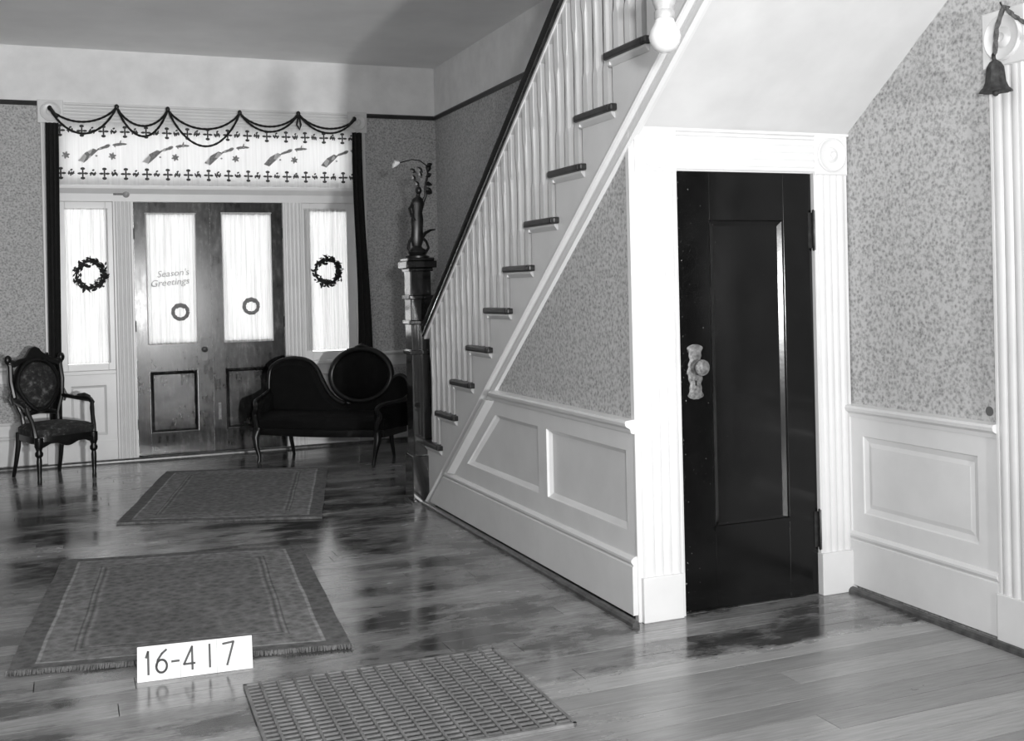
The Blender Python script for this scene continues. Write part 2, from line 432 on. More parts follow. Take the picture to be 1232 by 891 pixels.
# ---- right wall
fx = facing_x(XR)
wr_ = MB().box(XR, XR+0.14, YB, YF+0.14, 0, 6.6)
wr_ = struct(wr_.build('wall_right', 'wallpaper'), 'right wall with mottled pale wallpaper beside the stairs', 'wall')
MB().box(XR-0.004, XR+0.1, 4.6, YF, 3.224, 6.6).build('frieze', 'frieze_plaster', wr_)
MB().prism([(0, 3.205), (0, 3.245), (0.02, 3.245), (0.028, 3.232), (0.014, 3.205)], lambda u, v, d: (XR-u, d, v), 4.6, YF).build('picture_rail', 'picture_rail', wr_)
CA0, CA1 = 3.19, 3.363                                # casing on the right wall
mb = MB().fill(rect(CA1, YD, 0.27, 0.86), [rect(3.472, 4.178, 0.385, 0.755)], fx, 0.016); mb.build('wainscot_frame', 'white_paint', wr_)
panel_part(rect(3.472, 4.178, 0.385, 0.755), fx, 0.016, 0.014, 0.03, 'white_paint', wr_, field=0.02)
profile_run(RAIL, CA1-0.005, YD, fx, 'chair_rail', 'white_paint', wr_)
MB().lathe([(0.020, 0.0), (0.020, 0.002), (0.001, 0.0025)], n=18, fn=lambda x, y, z: (-z, x, y)).build('wall_stain', simple('stain', 0.12, 0.9), wr_, loc=(XR, 3.418, 0.945))
br = struct(MB().loft([[fx(u, v, d) for d, v in BASE] for u in (CA1, YD)]).build('baseboard_right', 'white_paint'), 'white moulded baseboard on the right wall beside the closet', 'baseboard')
profile_run(SHOE, CA1-0.15, YD-0.02, fx, 'shoe_moulding', 'shoe_wood', br)

# ---- casing and door in the right wall (runs out of the picture)
tr = bpy.data.objects.new('trim_1', None); COL.objects.link(tr); struct(tr, 'white reeded door casing with bullseye block on the right wall', 'trim')
OP0 = 2.15
for a0, a1 in ((CA0, CA1), (OP0-0.173, OP0)):
    reed_board('casing', a0, a1, 0.214, 2.335, fx, 0.0, 0.03, 3, 'white_paint', tr)
    MB().box(XR-0.038, XR, a0-0.004, a1+0.004, 0, 0.214).build('plinth_block', 'white_paint', tr, bevel=0.004)
    corner_block(a0-0.02, a1+0.022, 2.335, 2.56, fx, 0, 0.036, tr)
reed_board('head_casing', 2.355, 2.53, OP0+0.02, CA0-0.02, fx, 0.0, 0.03, 3, 'white_paint', tr, horizontal=True)
d4 = struct(MB().box(XR-0.006, XR+0.03, OP0, CA0, 0.01, 2.345).build('door_1', 'black_varnish'), 'dark varnished door in the right wall inside the reeded casing', 'door')
for z0, z1 in ((0.25, 1.0), (1.2, 2.15)): panel_part(rect(OP0+0.16, CA0-0.16, z0, z1), fx, 0.014, 0.006, 0.03, 'black_varnish', d4)

# ---- left and back walls (behind and beside the camera)
wl = MB().box(XL-0.14, XL, YB, YF+0.14, 0, 3.224)
wl = struct(wl.build('wall_left', 'wallpaper'), 'left wall with mottled grey wallpaper', 'wall')
MB().box(XL-0.14, XL+0.004, YB, YF, 3.224, ZC+0.2).build('frieze', 'frieze_plaster', wl)
pass
wb = struct(MB().box(XL-0.14, XR+0.14, YB-0.14, YB, 0, 6.6).build('wall_back', 'wallpaper'), 'wall at the back of the hall', 'wall')
# stairwell above the ceiling
su = MB().box(HX-0.12, HX, HY0-2.0, HY1+0.1, ZC+0.24, 6.6).box(HX, XR, HY1, HY1+0.12, ZC+0.24, 6.6).box(HX-0.12, XR+0.1, HY0-2.12, HY0-2.0, ZC+0.24, 6.6).box(HX-0.12, XR+0.14, HY0-2.12, HY1+0.12, 6.6, 6.7)
struct(su.build('wall_stairwell', 'plaster'), 'plaster walls of the upper stairwell', 'wall')

# ---- wall under the stairs
fs = facing_x(XS)
def rake(y): return zmould(y)-0.10
ws = MB().fill([(YD, 0.85), (YD+(2.15-0.85)/SL, 0.85), (YD, 2.15)], [], fs, 0.0)
# solid body of the wall, 8 cm thick
ws.prism([(YD, 0.0), (7.26, 0.0), (YD, zmould(YD)-0.09)], lambda u, v, d: (XS+0.03+d, u, v), 0.0, 0.06)
ws = struct(ws.build('wall_stair', 'wallpaper'), 'triangular wall under the stairs, wallpaper over white panelling', 'wall')
def yrake(z): return YD+(2.21-0.10-z)/SL               # where the raking moulding's lower edge meets height z
P1 = [(6.46, 0.40), (5.95, 0.757), (5.335, 0.757), (5.335, 0.40)]
P2 = rect(4.345, 5.222, 0.40, 0.757)
MB().fill([(YD+0.0, 0.27), (yrake(0.27)+0.03, 0.27), (yrake(0.86)+0.03, 0.86), (YD+0.0, 0.86)], [P1, P2], fs, 0.014).build('wainscot_frame', 'white_paint', ws)
for P in (P1, P2): panel_part(P, fs, 0.014, 0.026, 0.024, 'white_paint', ws)
MB().loft([[fs(YD, v, d) for d, v in RAIL], [fs(yrake(v), v, d) for d, v in RAIL]]).build('chair_rail', 'white_paint', ws, bevel=0.002)
# raking stile that edges the panelling under the string moulding
def rk(z0, z1, off0, off1, d0, d1):
    a = [(yrake(z0)+off0, z0), (yrake(z0)+off1, z0), (yrake(z1)+off1, z1), (yrake(z1)+off0, z1)]
    return a
a0, a1 = 0.297, 0.838
MB().loft([[fs(yrake(z)-0.075, z, 0.012), fs(yrake(z)-0.015, z, 0.046), fs(yrake(z)+0.03, z, 0.046), fs(yrake(z)+0.03, z, 0.012)] for z in (a0, a1)]).build('raking_stile', 'white_paint', ws)
bs = MB().loft([[fs(YD, v, d) for d, v in BASE], [fs(min(yrake(v)+0.06, 7.32), v, d) for d, v in BASE]])
bs = struct(bs.build('baseboard_stair', 'white_paint'), 'white moulded baseboard under the stairs', 'baseboard')
profile_run(SHOE, YD-0.05, 7.31, fs, 'shoe_moulding', 'shoe_wood', bs)

# ---- closet wall and its white casing
fd = facing_y(YD+0.012)
CL0, CL1, CR0, CR1, DT = 2.345, 2.553, 3.312, 3.50, 2.012
wc = MB()
for a, b, c, d in ((XS+0.03, CL1-0.01, 0, 2.23), (CR0+0.01, XR, 0, 2.23), (CL1-0.01, CR0+0.01, DT+0.01, 2.23)): wc.box(a, b, YD+0.012, YD+0.10, c, d)
wc.box(XS+0.08, XR, YD+0.45, YD+0.5, 0, 2.2)
wc = struct(wc.build('wall_closet', 'white_paint'), 'white closet wall closing the space under the stairs', 'wall')
tc_ = bpy.data.objects.new('trim_2', None); COL.objects.link(tc_); struct(tc_, 'white reeded casing with bullseye blocks around the closet door', 'trim')
for a, b in ((CL0, CL1), (CR0, CR1)):
    reed_board('casing', a, b, 0.20, 2.0, fd, 0.0, 0.028, 4, 'white_paint', tc_)
    MB().box(a-0.012, b-0.016 if a < 3 else b, YD+0.012-0.042, YD+0.012, 0, 0.20).build('plinth_block', 'white_paint', tc_, bevel=0.004)
    corner_block(a-0.002, b+0.002, 2.0, 2.192, fd, 0, 0.032, tc_)
    MB().box((b-0.014 if a < 3 else a-0.004), (b+0.004 if a < 3 else a+0.014), YD-0.008, YD+0.07, 0, DT).build('jamb', 'white_paint', tc_)
reed_board('head_casing', 2.012, 2.186, CL1+0.002, CR0-0.002, fd, 0.0, 0.026, 4, 'white_paint', tc_, horizontal=True)
MB().box(CL1, CR0, YD+0.0, YD+0.07, DT-0.004, DT+0.012).build('head_jamb', 'white_paint', tc_)
MB().box(CL0-0.01, XR, YD-0.022, YD+0.012, 2.186, 2.198).build('fillet', 'white_paint', tc_)
MB().box(XS-0.006, CL0+0.004, YD-0.006, YD+0.03, 0.0, 2.19).build('corner_bead', 'white_paint', tc_, bevel=0.004)
MB().box(CL0, XR-0.03, YD-0.055, YD-0.028, 0, 0.022).build('shoe_moulding', 'shoe_wood', tc_) if False else None

# ---- closet door (things local to its lower left corner)
DX0, DX1 = CL1+0.006, CR0-0.006
dw = DX1-DX0; dh = DT-0.012
door = bpy.data.objects.new('door_2', None); COL.objects.link(door); door.location = (DX0, YD+0.012, 0.006)
struct(door, 'black varnished closet door with one tall panel under the stairs', 'door')
S1, S2, PZ0, PZ1 = 0.178, 0.585, 0.362, 1.78
fl_ = facing_y(0.0)
for nm, (a, b, c, d) in (('stile', (0, S1, 0, dh)), ('stile', (S2, dw, 0, dh)), ('rail', (S1, S2, 0, PZ0)), ('rail', (S1, S2, PZ1, dh))):
    MB().box(a+0.0006, b-0.0006, 0, 0.035, c, d).build(nm, 'black_varnish', door, bevel=0.0015)
panel_part(rect(S1, S2, PZ0, PZ1), fl_, 0.0, 0.016, 0.026, 'black_varnish', door)
MB().loft([[fl_(u, v, d) for u, v in q] for q, d in ((rect(S1-0.006, S2+0.006, PZ0-0.006, PZ0+0.018), 0.0), (rect(S1-0.006, S2+0.006, PZ0-0.004, PZ0+0.016), 0.009))]).build('panel_sill', 'black_varnish', door)
# lock plate and knob
pz = 1.09
hp = []
for t in range(0, 41):
    z = -0.125+0.25*t/40
    wv = 0.036+0.006*math.cos(z*2*PI/0.125)+0.0025*math.cos(z*2*PI/0.036)
    if abs(z) > 0.105: wv *= math.sqrt(max(0.02, 1-((abs(z)-0.105)/0.021)**2))
    hp.append((wv, z))
po = [(w_, z) for w_, z in hp]+[(-w_, z) for w_, z in reversed(hp)]
plate = MB().loft([[fl_(u, v, d) for u, v in q] for q, d in ((po, 0.0), (po, 0.003), ([(u*0.85, v*0.97) for u, v in po], 0.006))]).build('lock_plate', 'brass', door, smooth=True, loc=(0.085, 0, pz))
MB().lathe([(0.016, 0.0), (0.014, 0.012), (0.010, 0.02), (0.010, 0.034), (0.030, 0.040), (0.037, 0.050), (0.036, 0.061), (0.026, 0.069), (0.001, 0.073)], n=20, fn=lambda x, y, z: (x, -z, y)).build('knob', 'brass', plate, smooth=True, loc=(0.004, 0, 0.022))
MB().box(-0.004, 0.004, -0.0075, -0.004, -0.062, -0.040).build('keyhole', 'black', plate)
for hz, mt_ in ((1.732, 'dark_metal'), (0.305, 'dark_metal')):
    h = MB().box(dw-0.022, dw+0.010, -0.004, 0.002, hz-0.085, hz+0.085).build('hinge', mt_, door)
    MB().lathe([(0.004, -0.100), (0.009, -0.094), (0.009, 0.094), (0.004, 0.100)], n=10).build('pin', mt_, h, loc=(dw+0.006, -0.012, hz), smooth=True)

# ---- entrance unit: posts, header, transom bar, panels below the sidelights
te = bpy.data.objects.new('trim_3', None); COL.objects.link(te); struct(te, 'white frame of the entrance with reeded posts, header and transom bar', 'trim')
fe = facing_y(YF)
for a, b in ((-0.175, -0.055), (2.655, 2.77)):
    reed_board('casing', a, b, 0.21, 3.05, fe, -0.05, 0.03, 2, 'white_paint', te)
    MB().box(a-0.006, b+0.006, YF-0.04, YF, 0, 0.21).build('plinth_block', 'white_paint', te, bevel=0.004)
corner_block(-0.195, 0.02, 3.05, 3.255, fe, 0, 0.036, te); corner_block(2.60, 2.79, 3.05, 3.255, fe, 0, 0.036, te)
reed_board('header', 3.055, 3.24, 0.02, 2.60, fe, -0.05, 0.03, 5, 'white_paint', te, horizontal=True)
for a, b in ((0.41, 0.585), (1.945, 2.13)):
    reed_board('mullion', a, b, 0.0, 2.37, fe, -0.08, 0.01, 4, 'white_paint', te)
MB().prism([(-0.06, 2.36), (0.015, 2.36), (0.015, 2.43), (0.03, 2.45), (0.05, 2.475), (0.05, 2.50), (-0.06, 2.51)], lambda u, v, d: (d, YF-u, v), -0.06, 2.66).build('transom_bar', 'white_paint', te)
for (a, b) in ((-0.06, 0.41), (2.13, 2.66)):
    MB().fill(rect(a, b, 0.0, 0.80), [rect(a+0.085, b-0.085, 0.25, 0.70)], fe, -0.02).build('apron', 'white_paint', te)
    panel_part(rect(a+0.085, b-0.085, 0.25, 0.70), fe, -0.02, 0.016, 0.022, 'white_paint', te)
    MB().box(a, b, YF-0.012, YF+0.06, 0.80, 0.835).build('sill', 'white_paint', te, bevel=0.004)
    MB().box(a, b, YF+0.01, YF+0.05, 0, 0.20).build('base_rail', 'white_paint', te)
MB().box(0.58, 1.95, YF-0.03, YF+0.12, -0.005, 0.018).build('threshold', 'shoe_wood', te)
def sash(name, a, b, c, d, t, label):
    o = bpy.data.objects.new(name, None); COL.objects.link(o); struct(o, label, 'window')
    fr = MB()
    for x0, x1, z0, z1 in ((a, a+t, c, d), (b-t, b, c, d), (a+t, b-t, c, c+t), (a+t, b-t, d-t, d)): fr.box(x0, x1, YF+0.02, YF+0.06, z0, z1)
    fr.build('window_frame', 'white_paint', o, bevel=0.003)
    MB().box(a+t, b-t, YF+0.045, YF+0.049, c+t, d-t).build('pane', 'window_glass', o)
sash('window_1', -0.055, 0.41, 0.835, 2.36, 0.062, 'narrow sidelight window beside the entrance doors, near the armchair')
sash('window_2', 2.13, 2.655, 0.835, 2.36, 0.085, 'narrow sidelight window beside the entrance doors, behind the settee')
sash('window_3', -0.055, 2.655, 2.505, 3.06, 0.07, 'wide transom window above the entrance doors')

def front_door(name, x0, x1, s0, s1, label, knob):
    o = bpy.data.objects.new(name, None); COL.objects.link(o); o.location = (x0, YF+0.03, 0.02); struct(o, label, 'door')
    W, H = x1-x0, 2.347; a, b = s0, W-s1
    for nm, (p, q, r, s) in (('stile', (0, a, 0, H)), ('stile', (b, W, 0, H)), ('rail', (a, b, 0, 0.205)), ('rail', (a, b, 0.775, 1.04)), ('rail', (a, b, 2.225, H))):
        MB().box(p+0.0005, q-0.0005, 0, 0.045, r, s).build(nm, 'worn_varnish', o)
    panel_part(rect(a+0.012, b-0.012, 0.217, 0.763), fl_, -0.006, 0.012, 0.02, 'worn_varnish', o)
    mo = MB()
    i0, i1 = rect(a, b, 0.205, 0.775), inset(rect(a, b, 0.205, 0.775), 0.022)
    mo.loft([[fl_(u, v, -0.004) for u, v in i0], [fl_(u, v, 0.014) for u, v in inset(i0, 0.004)], [fl_(u, v, 0.012) for u, v in inset(i0, 0.016)], [fl_(u, v, -0.008) for u, v in i1]], cap=False)
    mo.build('panel_moulding', 'worn_varnish', o)
    MB().box(a, b, 0.02, 0.024, 1.04, 2.225).build('pane', 'window_glass', o)
    if knob:
        pt = MB().prism([(-0.028, -0.09), (-0.02, -0.105), (0.02, -0.105), (0.028, -0.09), (0.028, 0.09), (0.02, 0.105), (-0.02, 0.105), (-0.028, 0.09)], fl_, 0, 0.005).build('lock_plate', 'bead_black', o, loc=(W-0.075, 0, 0.965))
        MB().lathe([(0.01, 0), (0.01, 0.03), (0.026, 0.04), (0.026, 0.055), (0.001, 0.062)], n=14, fn=lambda x, y, z: (x, -z, y)).build('knob', 'dark_metal', pt, smooth=True)
    else:
        MB().box(0.04, 0.065, -0.004, 0, 0.30, 0.46).build('bolt', 'brass', o)
    hx = 0.0 if knob else W
    for z in (0.3, 1.2, 2.05):
        MB().lathe([(0.007, -0.05), (0.007, 0.05)], n=8).build('hinge', 'dark_metal', o, loc=(hx, -0.008, z))
    return o
front_door('door_3', 0.588, 1.268, 0.115, 0.14, 'worn varnished entrance door leaf with lock plate', True)
front_door('door_4', 1.2685, 1.944, 0.115, 0.115, 'worn varnished entrance door leaf behind the settee', False)
MB().lathe([(0.02, 0), (0.018, 0.006), (0.004, 0.01), (0.004, 0.02)], n=14, fn=lambda x, y, z: (x, -z, y))
bell = thing('door_bell', 'small round bell with nail on the bar over the entrance doors', 'bell', (0.53, YF-0.014, 2.425))
MB().lathe([(0.030, 0.0), (0.030, 0.006), (0.024, 0.018), (0.010, 0.026), (0.001, 0.028)], n=18, fn=lambda x, y, z: (x, -z, y)).build('gong', 'socket_brass', bell, smooth=True)
MB().box(-0.11, -0.03, -0.010, 0.0, -0.008, 0.010).build('bracket', 'brass', bell, bevel=0.003)

# ================================================================== STAIRCASE
st = thing('staircase', 'white staircase with dark treads and dark handrail climbing beside the wall', 'staircase', (0, 0, 0))
NT = 16
OH = XS-0.034                                       # tread ends stand proud of the string
trd = None
for k in range(NT+1):
    y0, y1, z = ytread(k)+0.035, ytread(k+1)-0.035, ztread(k)
    if trd is None:
        q = [(0, -0.012), (0.004, -0.004), (0.012, 0.0)]
        mbt = MB().box(OH, XR-0.004, -RUN-0.001, 0.035, -0.036, 0.0)
        trd = mbt.build('tread', 'tread_wood', st, bevel=0.010, loc=(0, ytread(k), z)); t_ = trd
        sc_ = MB().loft([[(OH+0.014, yy, -0.036), (OH+0.014, yy, -0.046), (XS-0.004, yy, -0.066), (XS+0.01, yy, -0.066), (XS+0.01, yy, -0.036)] for yy in (-RUN-0.018, 0.022)])
        sc_.loft([[(xx, 0.024, -0.036), (xx, 0.024, -0.044), (xx, 0.008, -0.062), (xx, -0.01, -0.062), (xx, -0.01, -0.036)] for xx in (OH+0.014, XR-0.01)])
        cove = sc_.build('cove_moulding', 'white_paint', st, loc=(0, ytread(k), z))
        rs = MB().box(XS+0.001, XR-0.004, -0.022, 0.0, 0.0, RISE-0.036)
        riser = rs.build('riser', 'white_paint', st, loc=(0, ytread(k), z-RISE+0.0))
        rt_end = MB().box(OH+0.001, XS+0.02, -RUN-0.036, -RUN+0.001, -0.034, -0.0015).build('return_nosing', 'tread_wood', st, loc=(0, ytread(k), z), bevel=0.008)
    else:
        copy_of(trd, st, (0, ytread(k), z)); copy_of(cove, st, (0, ytread(k), z)); copy_of(riser, st, (0, ytread(k), z-RISE)); copy_of(rt_end, st, (0, ytread(k), z))
# cut string
poly = [(ytread(0)-0.0, 0.0), (ytread(0), ztread(0)-0.037)]
for k in range(NT):
    poly += [(ytread(k+1), ztread(k)-0.037), (ytread(k+1), ztread(k+1)-0.037)]
ye = ytread(NT)
poly += [(ye-0.1, ztread(NT)-0.037), (ye-0.1, zmould(ye-0.1)-0.06), (7.22, 0.0)]
so = MB().fill(poly, [], fs, 0.0)
so.loft([[fs(u, v, 0.0) for u, v in poly], [fs(u, v, -0.04) for u, v in poly]], cap=False)
so.build('string_board', 'white_paint', st)
# raking moulding on the string
prof = [(0.0, 0.0), (0.002, 0.030), (0.010, 0.040), (0.020, 0.042), (0.030, 0.036), (0.035, 0.004), (0.076, 0.004), (0.080, 0.014), (0.086, 0.018), (0.100, 0.018), (0.108, 0.0)]
def mould_at(y): return [fs(y, zmould(y)-dz*1.0, d) for dz, d in prof]
yb = 7.31
rings = [[fs(YD+(2.21-dz-0.0)/SL, 0.0, d) for dz, d in prof], mould_at(ye-0.1)]
MB().loft(rings).build('raking_moulding', 'white_paint', st)
# soffit
ss = MB().prism([(YD+0.02, zsoffit(YD+0.02)), (ye-0.45, zsoffit(ye-0.45)), (ye-0.45, zsoffit(ye-0.45)+0.03), (YD+0.02, zsoffit(YD+0.02)+0.03)], lambda u, v, d: (d, u, v), XS+0.002, XR)
ss.build('soffit', 'plaster', st)
# handrail
hp_ = [(-0.034, -0.086), (-0.034, -0.07), (-0.026, -0.056), (-0.038, -0.036), (-0.040, -0.016), (-0.028, -0.004), (0, 0), (0.028, -0.004), (0.040, -0.016), (0.038, -0.036), (0.026, -0.056), (0.034, -0.07), (0.034, -0.086)]
BX = XS+0.012
MB().loft([[(BX+a, y, zhand(y)+b) for a, b in hp_] for y in (7.42, 2.4)]).build('handrail', 'rail_varnish', st, smooth=True)
MB().loft([[(BX+a, y, zhand(y)+b) for a, b in ((-0.018, -0.104), (-0.018, -0.085), (0.018, -0.085), (0.018, -0.104))] for y in (7.40, 2.4)]).build('rail_fillet', 'white_paint', st)
# balusters
def ring_sq(h, z, t):                                # t: 0 square .. 1 octagon
    c = h*(1-0.586*t*0.5) if False else h
    k = h*(1-t)+h*0.414*t
    return [(h, -k, z), (h, k, z), (k, h, z), (-k, h, z), (-h, k, z), (-h, -k, z), (-k, -h, z), (k, -h, z)]
def baluster_mesh(H):
    lv = [(0, 0.024, 0.02), (0.17, 0.024, 0.02), (0.20, 0.0235, 0.8), (H*0.5, 0.021, 0.9), (H-0.24, 0.0235, 0.8), (H-0.21, 0.024, 0.02), (H, 0.024, 0.02)]
    mb = MB(); rings = [ring_sq(h, z, t) for z, h, t in lv]
    n = 8
    rings[-1] = [(x, y, z-SL*y) for x, y, z in rings[-1]]
    return mb.loft(rings)
protos = []
for k in range(0, NT+1):
    for j in range(3):
        yy = ytread(k)-0.035-j*RUN/3
        if yy > 7.28: continue
        H = zhand(yy)-0.098-ztread(k)
        key = j
        ex = [p for p in protos if p[0] == key]
        loc = (BX+0.014, yy, ztread(k))
        if not ex:
            o = baluster_mesh(H).build('baluster', 'white_paint', st, loc=loc); protos.append((key, o))
        else: copy_of(ex[0][1], st, loc)
# newel post
NX0, NX1, NY0, NY1 = 2.232, 2.384, 7.315, 7.490
ncx, ncy = (NX0+NX1)/2, (NY0+NY1)/2
nhx, nhy = (NX1-NX0)/2, (NY1-NY0)/2
def nb(mb, z0, z1, e): return mb.box(-nhx-e, nhx+e, -nhy-e, nhy+e, z0, z1)
nw = nb(MB(), 0, 1.66, 0).build('newel_post', 'dark_varnish', st, bevel=0.008, loc=(ncx, ncy, 0), rot=(0, 0, math.radians(-2.7)))
nb(MB(), 0, 0.34, 0.02).build('plinth', 'dark_varnish', nw, bevel=0.008)
nb(MB(), 0, 0.016, 0.03).build('foot_strip', 'shoe_wood', nw)
for z in (1.06, 1.27, 1.445): nb(MB(), z-0.016, z+0.016, 0.016).build('band', 'dark_varnish', nw, bevel=0.007)
cp = MB()
nb(cp, 1.625, 1.65, 0.012); nb(cp, 1.65, 1.70, 0.034); nb(cp, 1.70, 1.722, 0.022)
cp.build('cap', 'dark_varnish', nw, bevel=0.006)

# ================================================================== THINGS
# ---- figure lamp on the newel
fgx, fgy, fgz = ncx-0.005, ncy-0.02, 1.722
lamp = thing('newel_lamp', 'dark bronze figure lamp with a white blossom standing on the newel post', 'lamp', (fgx, fgy, fgz))
MB().lathe([(0.085, 0), (0.085, 0.012), (0.06, 0.02), (0.072, 0.04), (0.066, 0.055), (0.04, 0.07), (0.03, 0.085)], n=20).build('base', 'bronze', lamp, smooth=True)
fg = MB()
body = [(0.026, 0.02, 0.08, 0, 0), (0.036, 0.03, 0.12, 0, 0), (0.033, 0.028, 0.20, .004, 0), (0.036, 0.03, 0.27, .006, 0), (0.028, 0.022, 0.32, .008, 0), (0.040, 0.026, 0.385, .012, 0), (0.030, 0.022, 0.415, .014, 0), (0.012, 0.012, 0.432, .016, 0), (0.012, 0.012, 0.448, .017, 0)]
fg.loft([[(cx_+1.3*rx*math.cos(2*PI*j/14), cy_+ry*math.sin(2*PI*j/14)*(1+0.08*math.cos(5*2*PI*j/14)), z) for j in range(14)] for rx, ry, z, cx_, cy_ in body])
fg.ball((0.019, -0.004, 0.475), 0.027, sc=(0.85, 0.95, 1.1))
fg.ball((0.022, 0.012, 0.485), 0.022)
fg.tube([(0.046, 0, 0.385), (0.07, -0.01, 0.44), (0.066, -0.015, 0.50), (0.078, -0.012, 0.56)], [0.013, 0.011, 0.009, 0.008])
fg.tube([(-0.022, 0, 0.385), (-0.055, -0.015, 0.345), (-0.045, -0.04, 0.29), (-0.02, -0.045, 0.26)], [0.013, 0.010, 0.009, 0.007])
for s_ in (-1, 1):
    fg.tube([(s_*0.05, -0.02, 0.03), (s_*0.075, -0.03, 0.07), (s_*0.062, -0.02, 0.115), (s_*0.03, 0, 0.15)], [0.012, 0.011, 0.010, 0.012])
fg.tube([(0.03, 0, 0.13), (0.06, -0.01, 0.175), (0.10, -0.01, 0.195), (0.135, -0.005, 0.20)], [0.012, 0.013, 0.009, 0.004])
fg.build('figure', 'bronze', lamp, smooth=True)
MB().tube([(0.078, -0.012, 0.54), (0.088, -0.012, 0.60), (0.075, -0.012, 0.655), (0.03, -0.015, 0.685), (-0.03, -0.018, 0.69), (-0.085, -0.02, 0.675), (-0.12, -0.02, 0.665)], [0.007, 0.007, 0.005, 0.0045, 0.004, 0.004, 0.004], n=7).build('branch', 'bronze', lamp, smooth=True)
for (lx, ly, lz, a, ln) in ((0.04, -0.015, 0.56, 1.9, 0.06), (0.07, -0.02, 0.57, 0.5, 0.05), (0.05, -0.02, 0.60, 2.4, 0.06), (-0.01, -0.02, 0.54, 2.0, 0.05), (0.08, -0.01, 0.50, -0.9, 0.06), (0.06, -0.025, 0.47, -0.4, 0.05), (0.085, -0.012, 0.60, 1.2, 0.07), (0.0, -0.012, 0.60, 2.6, 0.05), (0.06, -0.02, 0.53, -0.3, 0.06), (0.075, -0.02, 0.645, 0.4, 0.05), (0.02, -0.02, 0.50, 2.2, 0.05)):
    dx, dz = math.cos(a), math.sin(a)
    MB().loft([[(lx+dx*t*ln-dz*w_*s_, ly+o_, lz+dz*t*ln+dx*w_*s_) for s_, o_ in ((1, 0), (0, -0.004), (-1, 0), (0, 0.004))] for t, w_ in ((0, 0.002), (0.4, 0.017), (0.75, 0.012), (1, 0.001))]).build('leaf', 'bronze', lamp)
fl3 = MB().lathe([(0.004, 0.0), (0.013, 0.012), (0.020, 0.03), (0.026, 0.048), (0.024, 0.050), (0.012, 0.03), (0.002, 0.012)], n=12, fn=lambda x, y, z: (-z*0.95+x*0.25, y, x*0.95-z*0.28), mod=lambda a: 1+0.14*math.cos(5*a))
fl3.build('blossom_shade', 'flower_white', lamp, smooth=True, loc=(-0.118, -0.02, 0.665))

# ---- hanging bulb
bx, by, bz = 1.885, 3.2, 2.327
pd = thing('pendant_lamp', 'round frosted bulb in a turn-key socket hanging from the ceiling', 'lamp', (bx, by, bz))
MB().lathe([(0.001, -0.053), (0.02, -0.0495), (0.037, -0.039), (0.049, -0.021), (0.054, 0.0), (0.050, 0.021), (0.041, 0.037), (0.034, 0.050), (0.031, 0.064), (0.030, 0.072)], n=28).build('bulb', 'opal_glass', pd, smooth=True)
sk = MB().lathe([(0.033, 0.060), (0.035, 0.063), (0.035, 0.085), (0.031, 0.090), (0.033, 0.100), (0.038, 0.112), (0.043, 0.130), (0.045, 0.150), (0.038, 0.158), (0.022, 0.164), (0.012, 0.178), (0.010, 0.19)], n=24).build('socket', 'socket_brass', pd, smooth=True)
MB().tube([(-0.03, 0, 0.135), (-0.075, 0, 0.137)], 0.005).ball((-0.082, 0, 0.137), 0.013, sc=(1, 0.4, 0.8)).build('turn_key', 'socket_brass', sk, smooth=True)
MB().tube([(0, 0, 0.185), (0, 0, ZC-bz-0.02)], 0.008).build('stem', 'socket_brass', pd)
MB().lathe([(0.012, ZC-bz-0.07), (0.05, ZC-bz-0.04), (0.07, ZC-bz-0.012), (0.072, ZC-bz)], n=24).build('canopy', 'socket_brass', pd, smooth=True)

# ---- bell on a rope by the right-hand casing
bl = thing('paper_bell', 'dark paper bell hanging by a rope on the white casing', 'bell', (XR-0.095, 3.262, 2.225))
MB().lathe([(0.060, 0.0), (0.057, 0.007), (0.046, 0.018), (0.037, 0.040), (0.034, 0.070), (0.031, 0.098), (0.021, 0.116), (0.008, 0.126)], n=36, mod=lambda a: 1+0.07*math.cos(9*a)).build('bell_body', 'bell_paper', bl, smooth=True)
MB().ball((0, 0, -0.004), 0.013).build('clapper', 'bell_paper', bl, smooth=True)
MB().tube([(0, 0, 0.12), (-0.003, 0.004, 0.135), (0.006, 0.012, 0.148), (0, 0, 0.155)], 0.008).build('bow', 'bell_paper', bl)
def twisted(pts, r, name, parent, turns):
    mb = MB()
    for ph in (0, PI):
        out = []; n = 60
        seg = [0]
        for i in range(1, len(pts)): seg.append(seg[-1]+(Vector(pts[i])-Vector(pts[i-1])).length)
        for i in range(n+1):
            s_ = seg[-1]*i/n; j = max(q for q in range(len(seg)) if seg[q] <= s_+1e-9); j = min(j, len(pts)-2)
            t = (s_-seg[j])/(seg[j+1]-seg[j]); p = Vector(pts[j]).lerp(Vector(pts[j+1]), t)
            a = turns*2*PI*i/n+ph; out.append(p+Vector((r*0.6*math.cos(a), r*0.6*math.sin(a), 0)))
        mb.tube(out, r*0.62, n=6)
    return mb.build(name, 'rope_dark', parent, smooth=True)
twisted([(0, 0.0, 0.15), (0.0, -0.012, 0.25), (0.03, -0.02, 0.335)], 0.009, 'rope', bl, 14)
twisted([(0.03, -0.02, 0.335), (0.02, -0.08, 0.28), (0.02, -0.17, 0.215), (0.02, -0.30, 0.16), (0.02, -0.5, 0.12), (0.02, -0.72, 0.16), (0.02, -0.95, 0.24), (0.03, -1.10, 0.335)], 0.010, 'rope', bl, 45)
MB().tube([(0.06, -0.02, 0.333), (0.02, -0.02, 0.337), (0.012, -0.02, 0.350)], 0.004).build('hook', 'dark_metal', bl)

